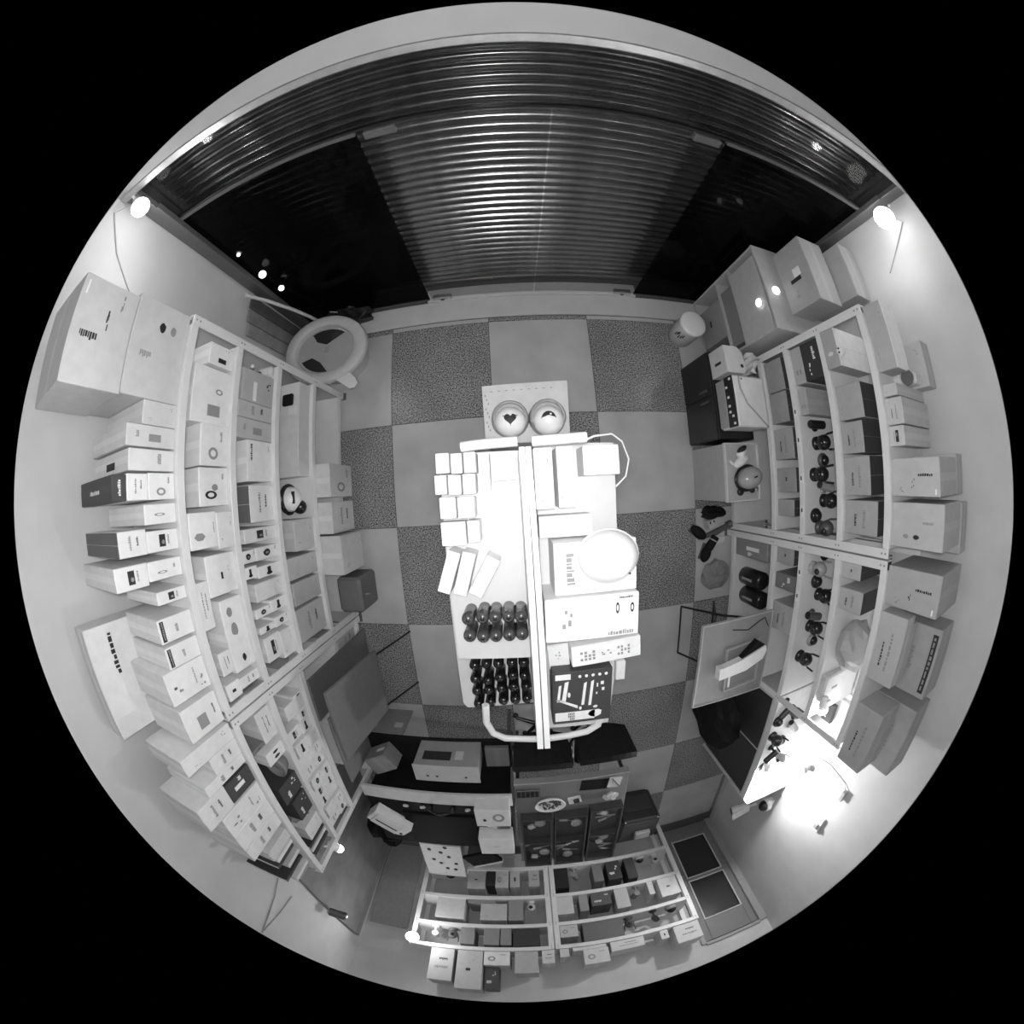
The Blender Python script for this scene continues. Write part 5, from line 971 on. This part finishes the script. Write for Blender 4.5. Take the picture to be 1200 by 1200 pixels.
for ti, (x0, x1) in enumerate(((-.07, .11), (.19, .39), (.47, .67))):
    for r_ in range(7):
        p = (rd.uniform(x0 + .03, x1 - .03), (-2.575 - .052 * r_ * 1.0 if r_ < 3 else -2.68 - .085 * r_)); 
        if r_ >= 3: p = (p[0], -2.98 - .085 * (r_ - 3))
        where = '%s from the front in the %s dark tray' % (ORD[r_], ('left', 'middle', 'right')[ti]); q_ = (ti * 7 + r_) % 4
        if q_ == 0: screwdriver(p, rd.uniform(-.5, .5), 'screwdriver with a grey handle, ' + where)
        elif q_ == 1: roll(p, 'roll of pale tape, ' + where)
        elif q_ == 2: plug(p, rd.uniform(-.6, .6), 'pale power plug with a black cord, ' + where)
        else: pliers(p, rd.uniform(-.5, .5), 'pliers with dark grips, ' + where)
t = thing('printer', 'black boxy printer low on the floor at the right of the work table', 'printer', (1.05, -3.45, 0), -.06); obj('body', G().box(-.20, .20, -.19, .19, .02, .46, .02), mat('printer_black', .03, .4), t); obj('lid', G().box(-.19, .19, -.17, .17, .46, .48, .008), mat('printer_lid', .05, .45), t); obj('front_tray', G().box(-.15, .15, .19, .20, .10, .32, .004), mat('printer_lid', .05, .45), t); obj('corner_light', G().ball((-.17, .18, .46), .007), card(.8), t); obj('corner_light', G().ball((.17, .18, .46), .007), card(.8), t); obj('foot', G().box(-.17, .17, -.16, .16, 0, .02), BLACK, t)
t = thing('adapter', 'grey adapter box with a bright spot behind the black printer', 'adapter', (1.08, -3.50, .481)); obj('body', G().box(-.08, .08, -.06, .06, 0, .05, .008), GREYP, t); obj('cord', G().tube([(.08, 0, .02), (.13, -.04, .01), (.12, -.07, .01)], .006, 6), BLACK, t)
# loose goods on the back shelving
def free_spot(x, z, half=.075):
    rows = [(a[2], a[3]) for a in CART if a[0] == 'B' and a[6] < z + .15 and a[7] > z] + taken.setdefault(z, [(.07, .17)])
    for d in range(0, 60):
        for sg in (1, -1):
            q = x + sg * d * .02
            if -1.12 < q < 1.40 and all(q + half < a or q - half > b for a, b in rows): taken[z].append((q - half, q + half)); return q
    return None
taken = {}
for k, (x, z, m, s) in enumerate(((-.05, .48, .3, .06), (.45, .48, .45, .055), (1.18, .48, .5, .06), (1.36, .48, .4, .05), (-.95, .48, .3, .07), (-.12, .89, .6, .07), (.62, .89, .2, .05), (1.02, .89, .15, .06), (.72, 1.27, .1, .06), (1.12, 1.27, .02, .09), (1.30, 1.27, .3, .06), (-.3, 1.27, .15, .05), (-.85, 1.27, .75, .06))):
    x = free_spot(x, z)
    if x is None: continue
    lab = 'loose %s camera, %s counted along the back shelving' % ('pale' if m > .4 else 'dark', ORD[k])
    if k % 3 == 0: bullet_cam((x, -4.16), z + .001, lab, card(m), PI / 2 + R.uniform(-.5, .5), 1.2)
    elif k % 3 == 1: dome_cam((x, -4.14), z + .001, lab, card(m), s / .045)
    else: turret_cam((x, -4.16), z + .001, lab, card(m), -PI / 2)
# ------------------------------------------------------------------ right side, past the racks
t = thing('display_cabinet', 'white low display cabinet by the right wall past the racks', 'cabinet', (2.08, -2.18, 0))
obj('body', G().box(-.24, .24, -.56, .54, .04, .86, .004), card(.55), t)
obj('top', G().box(-.25, .245, -.57, .55, .86, .885, .003), card(.72), t)
obj('top_edge', G().box(-.255, -.25, -.57, .55, .87, .93, .002).box(-.25, .245, -.575, -.57, .87, .93, .002), card(.7), t)
obj('end_panel', G().box(-.25, .245, -.60, -.577, .0, .99, .003), card(.6), t)  # raised panel added to throw a shadow along the wall beyond
obj('plinth', G().box(-.22, .22, -.54, .52, 0, .04), DGREY, t)
obj('door', G().box(-.246, -.24, -.55, -.01, .06, .84, .002), mat('smoked_door', .04, .4), t); obj('door', G().box(-.246, -.24, .01, .53, .06, .84, .002), mat('smoked_door', .04, .4), t)
for k, (x, y) in enumerate(((1.93, -1.72), (2.05, -1.80), (1.92, -1.87), (2.08, -1.95), (1.92, -2.03), (2.04, -2.12), (1.93, -2.2), (2.06, -2.30), (1.93, -2.4), (2.0, -2.62))):
    lab = 'loose %s camera, %s along the white display cabinet top' % (('bullet', 'turret', 'dome')[k % 3], ORD[k])
    m = (BLACK, DGREY, BLACK, GREYP)[k % 4]
    if k % 3 == 0: bullet_cam((x, y), .886, lab, m, R.uniform(-.9, .9))
    elif k % 3 == 1: turret_cam((x, y), .886, lab, m, R.uniform(-.9, .9))
    else: dome_cam((x, y), .886, lab, m)
t = thing('router', 'black router with white marks fixed to the right wall by the rack', 'router', (2.305, -1.80, 1.12)); obj('case', G().box(-.018, .022, -.085, .085, -.06, .06, .006), DGREY, t)
for k in range(3): obj('status_mark', G().box(-.0195, -.018, -.05 + .04 * k, -.035 + .04 * k, -.02, -.005), GRAPW, t)
t = thing('wall_dome_camera', 'dark dome camera on a white bracket, right wall near the back door', 'camera', (2.22, -3.12, .90)); obj('bracket', G().box(.02, .108, -.05, .05, -.05, .03, .01), WHITE, t); obj('housing', G().lathe([(.05, 0), (.072, .01), (.075, .05), (.06, .06)], 18).xf(lambda p: Vector((.06 - p.z, p.x, p.y))), WHITE, t); obj('dome', G().ball((.0, 0, 0), .062, .062, .062, 18, 10), BLACK, t)
t = thing('wall_bullet_camera', 'pale bullet camera sticking out of the right wall by the back door', 'camera', (2.17, -3.36, .68), .3); obj('barrel', G().tube([(-.13, 0, -.04), (.05, 0, .01)], .06, 14), card(.8), t); obj('lens', G().tube([(-.138, 0, -.042), (-.13, 0, -.04)], .045, 14), BLACK, t); obj('stem', G().tube([(.03, 0, .01), (.14, -.01, .03)], .018, 8), card(.8), t); obj('hood', G().box(-.16, .05, -.065, .065, .034, .044, .004), card(.85), t)
t = thing('wall_turret_camera', 'grey round camera on the bright wall above the display cabinet', 'camera', (2.27, -2.42, 1.14)); obj('body', G().ball((0, 0, 0), .035), GREYP, t); obj('lens', G().ball((-.026, 0, -.005), .014), BLACK, t); obj('mount', G().tube([(.0, 0, 0), (.058, 0, 0)], .03, 12), GREYP, t)
t = thing('junction_box', 'slim grey junction box high on the right wall', 'box', (2.312, -2.37, 1.63)); obj('case', G().box(-.02, .016, -.05, .05, -.02, .02, .004), GREYP, t); obj('cable', G().tube([(0, .05, 0), (.012, .10, -.06), (.012, .14, -.3), (.012, .1, -.48)], .004, 6), card(.45), t)
t = thing('wall_socket', 'white wall socket block with a plug below the junction box', 'socket', (2.31, -2.80, 1.56)); obj('plate', G().box(-.006, .018, -.09, .09, -.045, .045, .004), WHITE, t); obj('plug', G().box(-.035, -.006, -.04, .01, -.02, .025, .005), GREYP, t)
t = thing('wall_socket', 'white double socket low on the right wall behind the display cabinet', 'socket', (2.318, -2.86, 1.0)); obj('plate', G().box(-.006, .01, -.07, .07, -.04, .04, .003), WHITE, t); obj('slot', G().box(-.0075, -.006, -.04, -.03, -.01, .01), GRAPH, t); obj('slot', G().box(-.0075, -.006, .03, .04, -.01, .01), GRAPH, t)
# cables on the left wall
tag(obj('wall_cable', G().tube([(-1.852, -2.62, 1.70), (-1.852, -2.70, 1.86), (-1.852, -2.74, 2.02), (-1.852, -2.78, 2.2), (-1.852, -2.82, 2.4)], .006, 6).tube([(-1.852, -2.90, 1.74), (-1.852, -2.86, 1.95), (-1.852, -2.80, 2.15), (-1.852, -2.79, 2.2)], .005, 6), GREYP), 'dark cable forking up the left wall past the rack end', 'cable')
t = thing('bullet_camera', 'dark camera with a shiny rim on the left wall near the back corner', 'camera', (-1.73, -3.45, 1.60), -.6); obj('barrel', G().tube([(-.06, 0, 0), (.08, 0, -.02)], .045, 14), DGREY, t); obj('rim', G().tube([(.075, 0, -.02), (.088, 0, -.022)], .048, 14), STEEL, t); obj('lens', G().ball((.084, 0, -.021), .02), glow('led', 4), t); obj('stem', G().tube([(-.04, 0, 0), (-.07, 0, .02)], .015, 8), GREYP, t)
